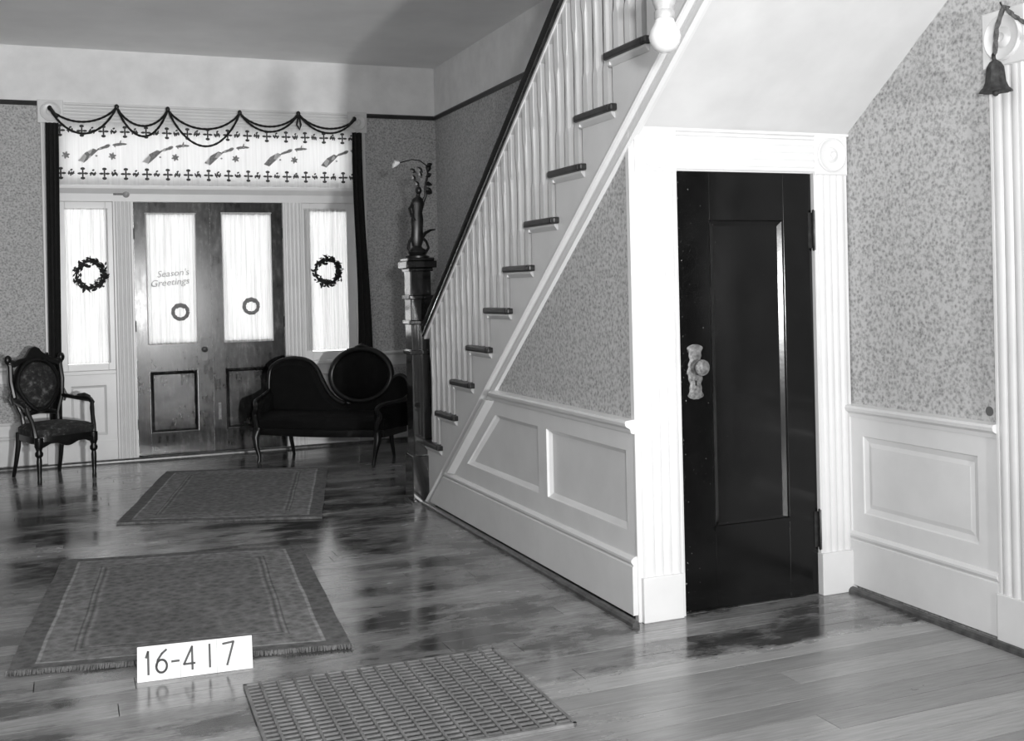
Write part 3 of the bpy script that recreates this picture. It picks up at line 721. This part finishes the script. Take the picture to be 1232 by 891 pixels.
# ---- rugs
def rug_thing(corners, name, label, mat, fringe, seed):
    rnd = random.Random(seed)
    c = sum((Vector(p) for p in corners), Vector((0, 0)))/4
    hx = ((Vector(corners[1])-Vector(corners[0])).length+(Vector(corners[2])-Vector(corners[3])).length)/4
    hy = ((Vector(corners[0])-Vector(corners[3])).length+(Vector(corners[1])-Vector(corners[2])).length)/4
    Q = [Vector(p)-c for p in corners]                   # far left, far right, near right, near left
    def lay(x, y_, z):
        a, b = (x/hx+1)/2, (y_/hy+1)/2
        p = Q[3].lerp(Q[2], a).lerp(Q[0].lerp(Q[1], a), b) if 0 <= b <= 1 else (Q[3].lerp(Q[2], a)*(1-b)+Q[0].lerp(Q[1], a)*b)
        return (p.x, p.y, z)
    r = thing(name, label, 'rug', (c.x, c.y, 0.0), 0, 'patterned hall rugs')
    nx, ny = 36, 48; mb = MB()
    top = []; bot = []; flat = []
    for j in range(ny+1):
        for i in range(nx+1):
            x = -hx+2*hx*i/nx; y_ = -hy+2*hy*j/ny
            xx = x+0.002*math.sin(y_*9+seed); yy = y_+0.003*math.sin(x*11+seed)
            z = 0.013+0.0025*math.sin(x*5+seed)*math.sin(y_*4)
            if fringe and j == 0: z += 0.004
            top.append(lay(xx, yy, z)); bot.append(lay(xx, yy, 0.0005)); flat.append((x, y_))
    n = (nx+1)*(ny+1); fsx = []
    for j in range(ny):
        for i in range(nx):
            a = j*(nx+1)+i; fsx.append((a, a+1, a+nx+2, a+nx+1)); fsx.append((n+a, n+a+nx+1, n+a+nx+2, n+a+1))
    edge = [i for i in range(nx+1)]+[j*(nx+1)+nx for j in range(1, ny+1)]+[ny*(nx+1)+i for i in range(nx-1, -1, -1)]+[j*(nx+1) for j in range(ny-1, 0, -1)]
    for a, b in zip(edge, edge[1:]+edge[:1]): fsx.append((a, n+a, n+b, b))
    mb.add(top+bot, fsx); ro = mb.build('rug_body', mat, r, smooth=True)
    uvl = ro.data.uv_layers.new(name='weave'); flat = flat+flat
    for lp in ro.data.loops: uvl.data[lp.index].uv = flat[lp.vertex_index]
    for sgn in (-1, 1):
        fr = MB(); cnt = 330
        for i in range(cnt):
            x = -hx+2*hx*(i+rnd.random())/cnt; l = (0.022+0.014*rnd.random()) if sgn < 0 and fringe else 0.008+0.006*rnd.random()
            dx = rnd.uniform(-0.008, 0.008); zz = 0.012 if (fringe and sgn < 0) else 0.006
            y0 = sgn*hy-sgn*0.004
            fr.tube([lay(x, y0, 0.010), lay(x+dx*0.5, y0+sgn*l*0.5, zz+0.006*rnd.random()), lay(x+dx, y0+sgn*l, 0.003)], [0.0032, 0.003, 0.002], n=4)
        fr.build('fringe', mat, r, kind='stuff')
    return r
rug_thing([(-0.053, 6.703), (1.247, 6.422), (1.079, 4.52), (-0.255, 4.80)], 'hall_rug', 'patterned rug with curled frayed fringe behind the number card', 'rug_a', True, 3)
rug_thing([(0.754, 9.665), (2.031, 9.19), (1.531, 7.165), (0.273, 7.63)], 'hall_rug', 'patterned rug lying in front of the entrance doors', 'rug_b', False, 5)

# ---- floor register
gx, gy, gw, gd = 0.566, 3.40, 1.015, 0.845
gt = thing('floor_register', 'iron floor grate with many narrow slots beside the number card', 'grate', (gx, gy, 0.0), -0.03)
du = MB()
for b in ((0.03, 0.985, 0.03, 0.035, -0.40, 0.0), (0.03, 0.985, 0.800, 0.805, -0.40, 0.0), (0.03, 0.035, 0.03, 0.805, -0.40, 0.0), (0.98, 0.985, 0.03, 0.805, -0.40, 0.0), (0.03, 0.985, 0.03, 0.805, -0.405, -0.40)): du.box(*b)
du.build('duct', 'duct_metal', gt)
gf = MB()
for b in ((0, gw, 0, 0.012), (0, gw, gd-0.012, gd), (0, 0.012, 0, gd), (gw-0.012, gw, 0, gd)): gf.box(b[0], b[1], b[2], b[3], 0.0003, 0.011)
gf.build('frame', 'grate_iron', gt)
ba = None
for i in range(1, 16):
    x = gw*i/16
    if ba is None: ba = MB().box(-0.005, 0.005, 0.012, gd-0.012, 0.002, 0.012).build('bar', 'grate_iron', gt, loc=(x, 0, 0))
    else: copy_of(ba, gt, (x, 0, 0))
ba = None
for j in range(1, 23):
    y_ = gd*j/23
    if ba is None: ba = MB().box(0.012, gw-0.012, -0.0062, 0.0062, 0.002, 0.0095).build('cross_bar', 'grate_iron', gt, loc=(0, y_, 0))
    else: copy_of(ba, gt, (0, y_, 0))

# ---- number card
sg = thing('number_card', 'white card lettered 16-417 standing on the floor before the rug', 'sign', (0.222, 4.470, 0.0), math.atan2(-0.027, 0.437))
tilt = 0.16
def cardp(u, v, d): return (u, v*math.sin(tilt)-d*math.cos(tilt), v*math.cos(tilt)+d*math.sin(tilt)+0.001)
MB().prism([(0, 0), (0.438, 0.0), (0.438, 0.127), (0.002, 0.133)], cardp, -0.004, 0.0).build('card', 'card_white', sg)
MB().prism([(0.18, 0), (0.26, 0), (0.22, 0.11)], lambda u, v, d: (u, v*math.sin(tilt)+0.005+d*(0.13-v)*0.5, v*math.cos(tilt)), 0.0, 1.0).build('prop', 'card_white', sg)
def arc(cx, cy, rx, ry, a0, a1, n=14): return [(cx+rx*math.cos(math.radians(a0+(a1-a0)*i/n)), cy+ry*math.sin(math.radians(a0+(a1-a0)*i/n))) for i in range(n+1)]
GL = {'one': [[(0.0, 0.75), (0.12, 1.0), (0.12, 0.0)]], 'six': [arc(0.32, 0.30, 0.30, 0.28, 120, -240, 20), [(0.60, 1.0), (0.35, 0.85), (0.12, 0.60), (0.03, 0.30)]],
      'dash': [[(0.0, 0.45), (0.4, 0.45)]], 'four': [[(0.62, 0.26), (0.0, 0.26), (0.48, 1.0), (0.48, 0.0)]], 'seven': [[(0.0, 0.95), (0.62, 1.0), (0.22, 0.0)]], 'bar': [[(0.08, 1.0), (0.08, 0.0)]]}
def strokes(lines, fn, wd):
    mb = MB()
    for ln in lines:
        for (a, b) in zip(ln, ln[1:]):
            A, B = Vector(a), Vector(b); t = (B-A).normalized(); nrm = Vector((-t.y, t.x))*wd/2; A -= t*wd*0.3; B += t*wd*0.3
            mb.prism([tuple(A+nrm), tuple(A-nrm), tuple(B-nrm), tuple(B+nrm)], fn, 0.0003, 0.0011)
    return mb
for gl, u in (('one', 0.034), ('six', 0.070), ('dash', 0.130), ('four', 0.175), ('bar', 0.268), ('seven', 0.325)):
    h = 0.086
    ls = [[(u+p[0]*0.066, 0.026+p[1]*h) for p in l] for l in GL[gl]]
    strokes(ls, cardp, 0.0085).build('numeral' if gl != 'dash' else 'dash_mark', 'ink', sg)
for u in (0.162, 0.300): strokes([[(u, 0.002), (u+0.001, 0.127)]], cardp, 0.0012).build('seam', 'pale_ring', sg)

# ---- curtains
def cloth(name, x0, x1, z0, z1, y0, amp, waves, mat, label, cat, group=None, seed=0, nx=70, nz=8, taper=None):
    rnd = random.Random(seed); ph = [rnd.uniform(0, 6.28) for _ in range(4)]
    def P(u, v):
        a, b = (x0, x1) if taper is None else taper(v)
        x = a+(b-a)*u
        d = amp*(math.sin(u*waves*2*PI+ph[0]+0.6*math.sin(v*3+ph[1]))+0.4*math.sin(u*waves*4.3*PI+ph[2]))
        return (x, y0+d, z0+(z1-z0)*v)
    mb = MB(); th = 0.0012
    vs_ = []; fs_ = []
    for j in range(nz+1):
        for i in range(nx+1): vs_.append(P(i/nx, j/nz))
    for j in range(nz):
        for i in range(nx):
            a = j*(nx+1)+i; fs_.append((a, a+1, a+nx+2, a+nx+1))
    mb.add(vs_, fs_); o = mb.build(name, mat, smooth=True); tag(o, label, cat, group); o['P'] = 0; del o['P']
    return o, P
cloth('sheer_curtain', 0.003, 0.368, 0.90, 2.30, YF+0.012, 0.005, 9, 'sheer_cloth', 'white sheer curtain on the sidelight window beside the armchair', 'curtain', seed=1)
cloth('sheer_curtain', 2.155, 2.565, 0.93, 2.31, YF+0.012, 0.005, 9, 'sheer_cloth', 'white sheer curtain on the sidelight window behind the settee', 'curtain', seed=2)
cloth('sheer_curtain', 0.690, 1.138, 1.045, 2.262, YF+0.020, 0.006, 9, 'sheer_cloth', 'white sheer curtain with greeting words on the entrance door', 'curtain', seed=3)
cloth('sheer_curtain', 1.372, 1.838, 1.04, 2.268, YF+0.020, 0.006, 9, 'sheer_cloth', 'white sheer curtain without words on the entrance door behind the settee', 'curtain', seed=4)
for cx0, cx1, zt, yy, par in ((0.0, 0.372, 2.292, YF+0.008, 'sidelight by the armchair'), (2.15, 2.57, 2.302, YF+0.008, 'sidelight behind the settee'), (0.685, 1.142, 2.255, YF+0.014, 'entrance door with greeting words'), (1.368, 1.842, 2.262, YF+0.014, 'entrance door behind the settee')):
    tag(MB().tube([(cx0, yy, zt), (cx1, yy, zt)], 0.004, 8).build('curtain_rod', 'white_paint', smooth=True), 'thin white curtain rod over the '+par, 'curtain rod')

# drapes at both ends of the valance
cloth('drape', 0, 0, 0.42, 3.045, YF-0.092, 0.010, 3, 'drape_cloth', 'narrow black drape hanging by the armchair', 'curtain', seed=5, nx=24, nz=20, taper=lambda v: (-0.152+0.02*v, -0.052+0.03*v))
cloth('drape', 0, 0, 0.42, 3.045, YF-0.092, 0.012, 2.5, 'drape_cloth', 'narrow black drape hanging behind the settee', 'curtain', seed=6, nx=24, nz=20, taper=lambda v: (2.61+0.03*v+0.02*math.sin(v*5), 2.785-0.06*v+0.012*math.sin(v*6)))
# valance
VX0, VX1, VZ0, VZ1 = -0.045, 2.665, 2.505, 3.065
val, VP = cloth('valance', VX0, VX1, VZ0, VZ1, YF-0.058, 0.006, 16, 'valance_cloth', 'white printed valance hanging across the transom window', 'valance', seed=8, nx=220, nz=8)
def on_val(x, z, d=0.0015):
    p = VP((x-VX0)/(VX1-VX0), (z-VZ0)/(VZ1-VZ0)); return (p[0], p[1]-d, p[2])
def blob(mb, pts):
    n = len(pts); c = (sum(p[0] for p in pts)/n, sum(p[1] for p in pts)/n)
    mb.add([on_val(*c)]+[on_val(*p) for p in pts], [(0, 1+i, 1+(i+1) % n) for i in range(n)])
def ell(cx, cz, rx, rz, a=0, n=10): return [(cx+rx*math.cos(t)*math.cos(a)-rz*math.sin(t)*math.sin(a), cz+rx*math.cos(t)*math.sin(a)+rz*math.sin(t)*math.cos(a)) for t in (2*PI*i/n for i in range(n))]
for zb in (2.985, 2.605):
    mb = MB(); x = VX0+0.03
    while x < VX1-0.03:
        for dx, dz in ((0, 0.042), (0, -0.042)): blob(mb, ell(x, zb+dz, 0.020, 0.013))
        blob(mb, ell(x, zb, 0.008, 0.040)); blob(mb, ell(x-0.025, zb, 0.020, 0.010)); blob(mb, ell(x+0.025, zb, 0.020, 0.010))
        for dx in (0.068, 0.085, 0.102): blob(mb, ell(x+dx, zb+random.uniform(-.006, .006), 0.008, 0.016+0.01*random.random(), random.uniform(-.5, .5)))
        blob(mb, ell(x+0.085, zb, 0.032, 0.007)); blob(mb, ell(x+0.088, zb+0.03, 0.012, 0.008, 0.6))
        x += 0.182
    mb.build('border_print', 'print_dark', val)
for i in range(5):
    x0 = 0.20+i*0.547
    mb = MB()
    blob(mb, [(x0-0.07, 2.72), (x0-0.02, 2.70), (x0+0.05, 2.765), (x0+0.10, 2.815), (x0+0.06, 2.83), (x0-0.01, 2.79)])
    blob(mb, ell(x0+0.14, 2.838, 0.055, 0.012, 0.35)); blob(mb, ell(x0+0.175, 2.852, 0.030, 0.016, 0.5)); blob(mb, ell(x0+0.275, 2.872, 0.055, 0.014, 0.12))
    blob(mb, ell(x0+0.29, 2.892, 0.006, 0.02, -0.3)); blob(mb, ell(x0+0.32, 2.875, 0.025, 0.010, 0)); blob(mb, ell(x0+0.24, 2.86, 0.006, 0.018, 0.4)); blob(mb, ell(x0+0.085, 2.765, 0.010, 0.008))
    mb.build('motif_print', 'print_mid', val)
for x0 in (0.03, 0.42, 0.965, 1.51, 2.06):
    mb = MB()
    for a in range(3): blob(mb, ell(x0, 2.765, 0.036, 0.011, a*PI/3+0.3))
    mb.build('star_print', 'print_mid', val)
tag(MB().tube([(-0.06, YF-0.040, 3.058), (2.675, YF-0.040, 3.058)], 0.006, 8).build('valance_rod', 'white_paint', smooth=True), 'thin white rod carrying the printed valance', 'curtain rod')

# ---- bead garland swagged along the header
gd_ = thing('bead_garland', 'black bead garland swagged along the header over the entrance', 'garland', (0, YF-0.075, 0))
SW = [(-0.092, 3.175), (0.466, 3.209), (0.907, 3.204), (1.555, 3.198), (2.106, 3.211), (2.654, 3.178)]
sags = [(0.13, 0.235), (0.165, 0.26), (0.17, 0.33), (0.13, 0.18), (0.12, 0.165)]
for (a, b), sg_ in zip(zip(SW, SW[1:]), sags):
    for q, s_ in enumerate(sg_):
        pts = []
        n = 26
        for i in range(n+1):
            t = i/n; sag = s_*(1-(2*t-1)**2)**(0.85 if q else 0.8)
            pts.append((a[0]+(b[0]-a[0])*t, -0.006*q-0.012*math.sin(PI*t), a[1]+(b[1]-a[1])*t-sag))
        MB().tube(pts, [0.0095*(1+0.25*(k % 2)) for k in range(n+1)], n=6).build('strand', 'bead_black', gd_, smooth=True)
for a in SW:
    MB().ball((a[0], -0.004, a[1]), 0.02, sc=(1, 0.7, 1.2)).build('rosette', 'bead_black', gd_, smooth=True)
MB().tube([(2.106, -0.015, 3.2), (2.085, -0.02, 3.10), (2.112, -0.02, 3.055), (2.125, -0.02, 3.10), (2.108, -0.015, 3.2)], 0.009, n=6).build('loop', 'bead_black', gd_, smooth=True)
for a, b in ((SW[0], (-0.03, 3.09)), (SW[5], (2.585, 3.10))):
    MB().tube([(a[0], -0.006, a[1]), ((a[0]+b[0])/2, -0.012, (a[1]+b[1])/2), (b[0], -0.006, b[1])], [0.018, 0.016, 0.011], n=8).build('end_cord', 'bead_black', gd_, smooth=True)

# ---- wreaths
def wreath(loc, R, label, seed):
    rnd = random.Random(seed); r = thing('evergreen_wreath', label, 'wreath', loc)
    MB().tube([(R*math.cos(a), 0, R*math.sin(a)) for a in (2*PI*i/32 for i in range(33))], 0.009, n=6).build('ring', 'evergreen', r)
    mb = MB()
    for i in range(420):
        a = rnd.uniform(0, 2*PI); dens = 0.6+0.4*math.cos(a-0.1)
        if rnd.random() > 0.35+0.65*dens: continue
        rr = R+rnd.gauss(0, 0.015); c = Vector((rr*math.cos(a), rnd.uniform(-0.02, 0.006), rr*math.sin(a)))
        t = a+PI/2+rnd.uniform(-1.1, 1.1); d = Vector((math.cos(t), rnd.uniform(-.4, .2), math.sin(t)))*rnd.uniform(0.022, 0.045)
        n_ = d.cross(Vector((rnd.uniform(-1, 1), rnd.uniform(-1, 1), rnd.uniform(-1, 1)))).normalized()*0.012
        mb.loft([[c-d*0.5+n_*0.2, c-d*0.5-n_*0.2, c-d*0.5+Vector((0, -.002, 0))], [c+n_, c-n_, c+Vector((0, -.004, 0))], [c+d*0.6+n_*0.1, c+d*0.6-n_*0.1, c+d*0.6+Vector((0, -.001, 0))]])
    mb.build('foliage', 'evergreen', r, kind='stuff')
    bw = MB()
    for (a, ln) in ((2.4, 0.05), (0.7, 0.03), (-1.9, 0.06)):
        d = Vector((math.cos(a), 0, math.sin(a))); p = Vector((-0.02, -0.012, R*0.55)) if a > 0 else Vector((-0.05, -0.012, -R*0.9))
        bw.tube([p, p+d*ln*0.5, p+d*ln], [0.008, 0.016, 0.004], n=6)
    bw.build('bow', 'evergreen', r)
    MB().tube([(0, 0, R), (0, 0.012, R+0.05)], 0.003, n=5).build('hanger', 'evergreen', r)
    return r
wreath((0.212, YF-0.030, 1.70), 0.118, 'sparse evergreen wreath on the sidelight window near the armchair', 11)
wreath((2.362, YF-0.030, 1.695), 0.118, 'evergreen wreath on the sidelight window above the settee', 12)
for k, (x, z, lab) in enumerate(((0.981, 1.342, 'small pale ring wreath on the door curtain below greeting words'), (1.627, 1.378, 'small pale ring wreath on the door curtain behind the settee'))):
    r = thing('ring_wreath', lab, 'wreath', (x, YF-0.010, z))
    MB().tube([(0.066*math.cos(a), 0, 0.066*math.sin(a)) for a in (2*PI*i/32 for i in range(33))], [0.015+0.002*((i*7) % 3) for i in range(33)], n=7).build('ring', 'pale_ring', r, smooth=True)
    b = MB()
    for i in range(7): b.ball((-0.04+0.013*i, -0.006, 0.056-0.005*abs(i-3)-0.004*(i % 2)), 0.011, n=8)
    b.build('berries', 'pale_ring', r, smooth=True)

# ---- greeting words on the door curtain
gt2 = thing('greeting_sign', 'pale cut-out lettering of a greeting on the door curtain', 'sign', (0.895, YF+0.006, 1.63))
def text_part(txt, size, loc, shear):
    c = bpy.data.curves.new('lettering', 'FONT'); c.body = txt; c.size = size; c.align_x = 'CENTER'; c.shear = shear; c.extrude = 0.0015; c.resolution_u = 3
    tmp = bpy.data.objects.new('tmp_text', c); COL.objects.link(tmp); bpy.context.view_layer.update()
    me = bpy.data.meshes.new_from_object(tmp.evaluated_get(bpy.context.evaluated_depsgraph_get()))
    bpy.data.objects.remove(tmp)
    me.materials.clear(); me.materials.append(MATS['letter_grey'])
    o = bpy.data.objects.new('lettering', me); COL.objects.link(o); o.parent = gt2; o.location = loc; o.rotation_euler = (PI/2, -0.08, 0)
simple('letter_grey', 0.36, 0.8)
text_part("Season's", 0.085, (0.03, 0, 0.045), 0.25)
text_part("Greetings", 0.088, (0.0, 0, -0.04), 0.25)

# ---- armchair by the front wall
ch = thing('armchair', 'carved dark wooden armchair with patterned upholstery against the front wall', 'armchair', (-0.02, 9.72, 0), math.atan2(0.46, 0.888))
CZ = 0.44
# legs: front turned, back splayed
fleg = None
for s_ in (-1, 1):
    prof = [(0.016, 0), (0.019, 0.012), (0.015, 0.03), (0.019, 0.10), (0.022, 0.18), (0.018, 0.21), (0.03, 0.225), (0.032, 0.245), (0.022, 0.265), (0.028, 0.285), (0.034, 0.30), (0.034, 0.37)]
    if fleg is None: fleg = MB().lathe(prof, n=14).build('leg', 'carved_wood', ch, smooth=True, loc=(s_*0.235, 0.0, 0))
    else: copy_of(fleg, ch, (s_*0.235, 0.0, 0))
for s_ in (-1, 1):
    MB().tube([(s_*0.20, 0.53, 0.0), (s_*0.195, 0.49, 0.12), (s_*0.19, 0.455, 0.26), (s_*0.19, 0.44, 0.38)], [0.015, 0.018, 0.022, 0.024], n=8).build('leg', 'carved_wood', ch, smooth=True)
def seat_ring(e, z):
    pts = []
    for i in range(36):
        a = 2*PI*i/36; c_, s__ = math.cos(a), math.sin(a)
        sx = (abs(c_)**0.45)*(1 if c_ > 0 else -1); sy = (abs(s__)**0.45)*(1 if s__ > 0 else -1)
        yv = 0.215+sy*(0.245+e); wv = 0.275-0.12*max(0, (yv)/0.46)*0.5
        pts.append((sx*(wv+e), yv, z))
    return pts
MB().loft([seat_ring(-0.012, 0.315), seat_ring(0.0, 0.325), seat_ring(0.0, 0.375), seat_ring(-0.01, 0.38)]).build('seat_rail', 'carved_wood', ch, smooth=True)
ap = []
for i in range(25):
    u = -0.24+0.48*i/24; ap.append((u, 0.325-0.022-0.018*math.cos(u*2*PI/0.24)))
MB().prism([(-0.24, 0.335)]+ap+[(0.24, 0.335)], lambda u, v, d: (u, -0.028+d, v), 0, 0.03).build('apron', 'carved_wood', ch)
MB().loft([seat_ring(0.0, 0.375), seat_ring(0.006, 0.40), seat_ring(0.004, 0.43), seat_ring(-0.03, 0.452), seat_ring(-0.10, 0.466), seat_ring(-0.17, 0.470)]).build('seat', 'brocade', ch, smooth=True)
# back: leans, local plane at y = 0.44 + lean
def bk(u, v, d): return (u, 0.435+(v-0.45)*0.16-d, v)
oval = [(0.165*(1-0.28*max(0, -math.sin(a)))*math.cos(a), 0.765+0.195*math.sin(a)) for a in (2*PI*i/32 for i in range(32))]
frm = MB()
loops = []
for t, d in ((1.0, 0.03), (1.06, 0.042), (1.16, 0.04), (1.22, 0.02), (1.22, -0.02), (1.0, -0.02)):
    loops.append([bk(u*t, 0.765+(v-0.765)*t, d) for u, v in oval])
frm.loft(loops+[loops[0]], cap=False)
frm.build('back_frame', 'carved_wood', ch, smooth=True)
MB().loft([[bk(u*t, 0.765+(v-0.765)*t, d) for u, v in oval] for t, d in ((1.02, -0.012), (1.02, 0.02), (0.9, 0.042), (0.6, 0.055), (0.2, 0.06))]).build('back_pad', 'brocade', ch, smooth=True)
# stiles with ears and crest
for s_ in (-1, 1):
    MB().tube([bk(s_*0.15, 0.40, 0.005), bk(s_*0.155, 0.52, 0.005), bk(s_*0.205, 0.66, 0.005), bk(s_*0.222, 0.80, 0.005), bk(s_*0.215, 0.93, 0.005), bk(s_*0.235, 0.985, 0.005)], [0.020, 0.018, 0.020, 0.021, 0.022, 0.018], n=8).build('back_post', 'carved_wood', ch, smooth=True)
    e_ = MB().ball(bk(s_*0.232, 0.985, 0.01), 0.034, sc=(0.9, 0.7, 1.2)); e_.ball(bk(s_*0.205, 0.955, 0.01), 0.034, sc=(1.2, 0.6, 0.9)).build('ear', 'carved_wood', ch, smooth=True)
    MB().tube([bk(s_*0.225, 0.72, 0), bk(s_*0.245, 0.66, 0), bk(s_*0.225, 0.61, 0)], [0.010, 0.014, 0.009], n=6).build('scroll', 'carved_wood', ch, smooth=True)
cr = [(-0.22, 0.95), (-0.16, 0.985), (-0.09, 1.0), (-0.06, 1.04), (-0.035, 1.075), (0.0, 1.09), (0.035, 1.075), (0.06, 1.04), (0.09, 1.02), (0.11, 1.035), (0.12, 1.0), (0.17, 0.975), (0.22, 0.95), (0.19, 0.92), (0.10, 0.965), (0.0, 0.975), (-0.10, 0.965), (-0.19, 0.92)]
MB().prism(cr, bk, -0.015, 0.03).build('crest', 'carved_wood', ch, bevel=0.006)
MB().tube([bk(-0.16, 0.52, 0.0), bk(0, 0.545, 0.0), bk(0.16, 0.52, 0.0)], [0.018, 0.026, 0.018], n=8).build('lower_rail', 'carved_wood', ch, smooth=True)
for s_ in (-1, 1):
    ar = MB().tube([bk(s_*0.20, 0.66, 0.0), (s_*0.245, 0.36, 0.645), (s_*0.275, 0.22, 0.635), (s_*0.285, 0.13, 0.630), (s_*0.285, 0.09, 0.605)], [0.016, 0.018, 0.022, 0.022, 0.018], n=8).build('arm', 'carved_wood', ch, smooth=True)
    MB().tube([(s_*0.283, 0.10, 0.615), (s_*0.275, 0.085, 0.56), (s_*0.262, 0.055, 0.50), (s_*0.255, 0.03, 0.43), (s_*0.250, 0.02, 0.37)], [0.016, 0.020, 0.018, 0.02, 0.022], n=8).build('arm_support', 'carved_wood', ar, smooth=True)
    MB().tube([(s_*0.268, 0.30, 0.655), (s_*0.282, 0.22, 0.660), (s_*0.285, 0.15, 0.652)], [0.016, 0.024, 0.016], n=8).build('arm_pad', 'brocade', ar, smooth=True)

# ---- settee in the corner
sf = thing('settee', 'black velvet settee with carved medallion back in the corner by the stairs', 'settee', (1.56, 9.80, 0), math.atan2(-0.636, 0.772))
def smoothline(pts, n=6, closed=False):
    P = [Vector(p) for p in pts]; out = []; m_ = len(P)
    rng = range(m_ if closed else m_-1)
    for i in rng:
        p0, p1, p2, p3 = (P[(i+k) % m_] if closed else P[min(max(i+k, 0), m_-1)] for k in (-1, 0, 1, 2))
        for j in range(n):
            t = j/n; out.append(0.5*((2*p1)+(-p0+p2)*t+(2*p0-5*p1+4*p2-p3)*t*t+(-p0+3*p1-3*p2+p3)*t**3))
    if not closed: out.append(P[-1])
    return out
def sb(u, v, d): return (u, 0.46+(v-0.4)*0.14-d, v)
hump = [(-0.11, 0.38), (-0.15, 0.50), (-0.17, 0.66), (-0.155, 0.79), (-0.06, 0.86), (0.08, 0.885), (0.22, 0.865), (0.31, 0.80), (0.37, 0.70), (0.44, 0.59), (0.53, 0.51), (0.62, 0.475)]
hl = smoothline([(a, b, 0) for a, b in hump])
mb = MB(); out = [(p.x, p.y) for p in hl]+[(0.70, 0.45), (0.70, 0.34), (-0.11, 0.34)]
mb.prism(out, sb, -0.04, 0.015); inn = inset(out, 0.05)
mb.loft([[sb(u, v, 0.015) for u, v in out], [sb(u, v, 0.06) for u, v in inn]], cap=False); mb.fill(inn, [], sb, 0.06)
mb.build('back_pad', 'velvet', sf, smooth=True)
MB().tube([sb(p.x, p.y, 0.012) for p in hl], 0.024, n=10).build('back_frame', 'carved_wood', sf, smooth=True)
oc, orx, orz = (0.765, 0.735), 0.285, 0.225
el = [(oc[0]+orx*math.cos(a), oc[1]+orz*math.sin(a)) for a in (2*PI*i/40 for i in range(40))]
MB().loft([[sb(oc[0]+(u-oc[0])*t, oc[1]+(v-oc[1])*t, d) for u, v in el] for t, d in ((1.0, -0.04), (1.0, 0.012), (0.85, 0.05), (0.5, 0.075), (0.1, 0.082))]).build('medallion_pad', 'velvet', sf, smooth=True)
MB().tube([sb(oc[0]+(u-oc[0])*1.04, oc[1]+(v-oc[1])*1.04, 0.012) for u, v in el+el[:1]], 0.030, n=10, cap=False).build('medallion_frame', 'carved_wood', sf, smooth=True)
kn = MB().tube([sb(0.70, 0.985, 0.02), sb(0.765, 1.0, 0.02), sb(0.83, 0.985, 0.02)], [0.012, 0.026, 0.012], n=8); kn.build('crest', 'carved_wood', sf, smooth=True)
wg = smoothline([(1.0, 0.60, 0), (1.08, 0.70, 0), (1.16, 0.73, 0), (1.23, 0.68, 0), (1.27, 0.56, 0), (1.24, 0.42, 0)])
MB().prism([(p.x, p.y) for p in wg]+[(1.22, 0.34), (0.66, 0.34), (0.66, 0.48), (0.9, 0.50)], sb, -0.04, 0.03).build('wing_pad', 'velvet', sf)
MB().tube([sb(p.x, p.y, 0.015) for p in wg], 0.022, n=8).build('wing_frame', 'carved_wood', sf, smooth=True)
# seat
def sring(e, z):
    pts = []
    for i in range(33):
        u = -0.08+1.27*i/32; pts.append((u+(e if i > 16 else -e)*0.5, -0.005-0.035*math.cos((u-0.55)*2*PI/1.3)-e, z))
    pts += [(1.22+e*0.4, 0.45, z), (-0.11-e*0.4, 0.45, z)]
    return pts
MB().loft([sring(0, 0.24), sring(0.008, 0.25), sring(0.006, 0.30), sring(-0.004, 0.305)]).build('seat_rail', 'carved_wood', sf, smooth=True)
MB().loft([sring(0, 0.302), sring(0.012, 0.33), sring(0.008, 0.375), sring(-0.03, 0.41), sring(-0.10, 0.425)]).build('seat', 'velvet', sf, smooth=True)
for u, s_ in ((0.0, -1), (1.11, 1)):
    MB().tube([(u+s_*0.02, 0.02, 0.30), (u+s_*0.035, -0.012, 0.22), (u+s_*0.02, -0.02, 0.14), (u, -0.01, 0.06), (u-s_*0.005, -0.02, 0.02), (u, -0.03, 0.0)], [0.036, 0.034, 0.024, 0.016, 0.018, 0.014], n=9).build('leg', 'carved_wood', sf, smooth=True)
    MB().tube([(u-s_*0.05, 0.46, 0.27), (u-s_*0.05, 0.48, 0.15), (u-s_*0.05, 0.53, 0.0)], [0.024, 0.02, 0.014], n=8).build('leg', 'carved_wood', sf, smooth=True)
    arm = MB().tube(smoothline([sb(u+s_*0.155, 0.60, 0.0), (u+s_*0.16, 0.34, 0.545), (u+s_*0.12, 0.16, 0.525), (u+s_*0.06, 0.05, 0.515), (u+s_*0.03, 0.0, 0.48), (u+s_*0.05, 0.01, 0.42), (u+s_*0.03, -0.005, 0.35), (u+s_*0.02, -0.005, 0.28)], 4), 0.022, n=8).build('arm', 'carved_wood', sf, smooth=True)
    pa = [(0.02, 0.30), (0.02, 0.47), (0.10, 0.50), (0.30, 0.53), (0.46, 0.58), (0.46, 0.30)]
    MB().prism(pa, lambda a, v, d: (u+s_*(0.03+0.12*min(1, a/0.3))+s_*d, a, v), -0.045, 0.012).build('arm_pad', 'velvet', arm)
MB().box(0.3, 0.33, 0.40, 0.43, 0, 0.25)
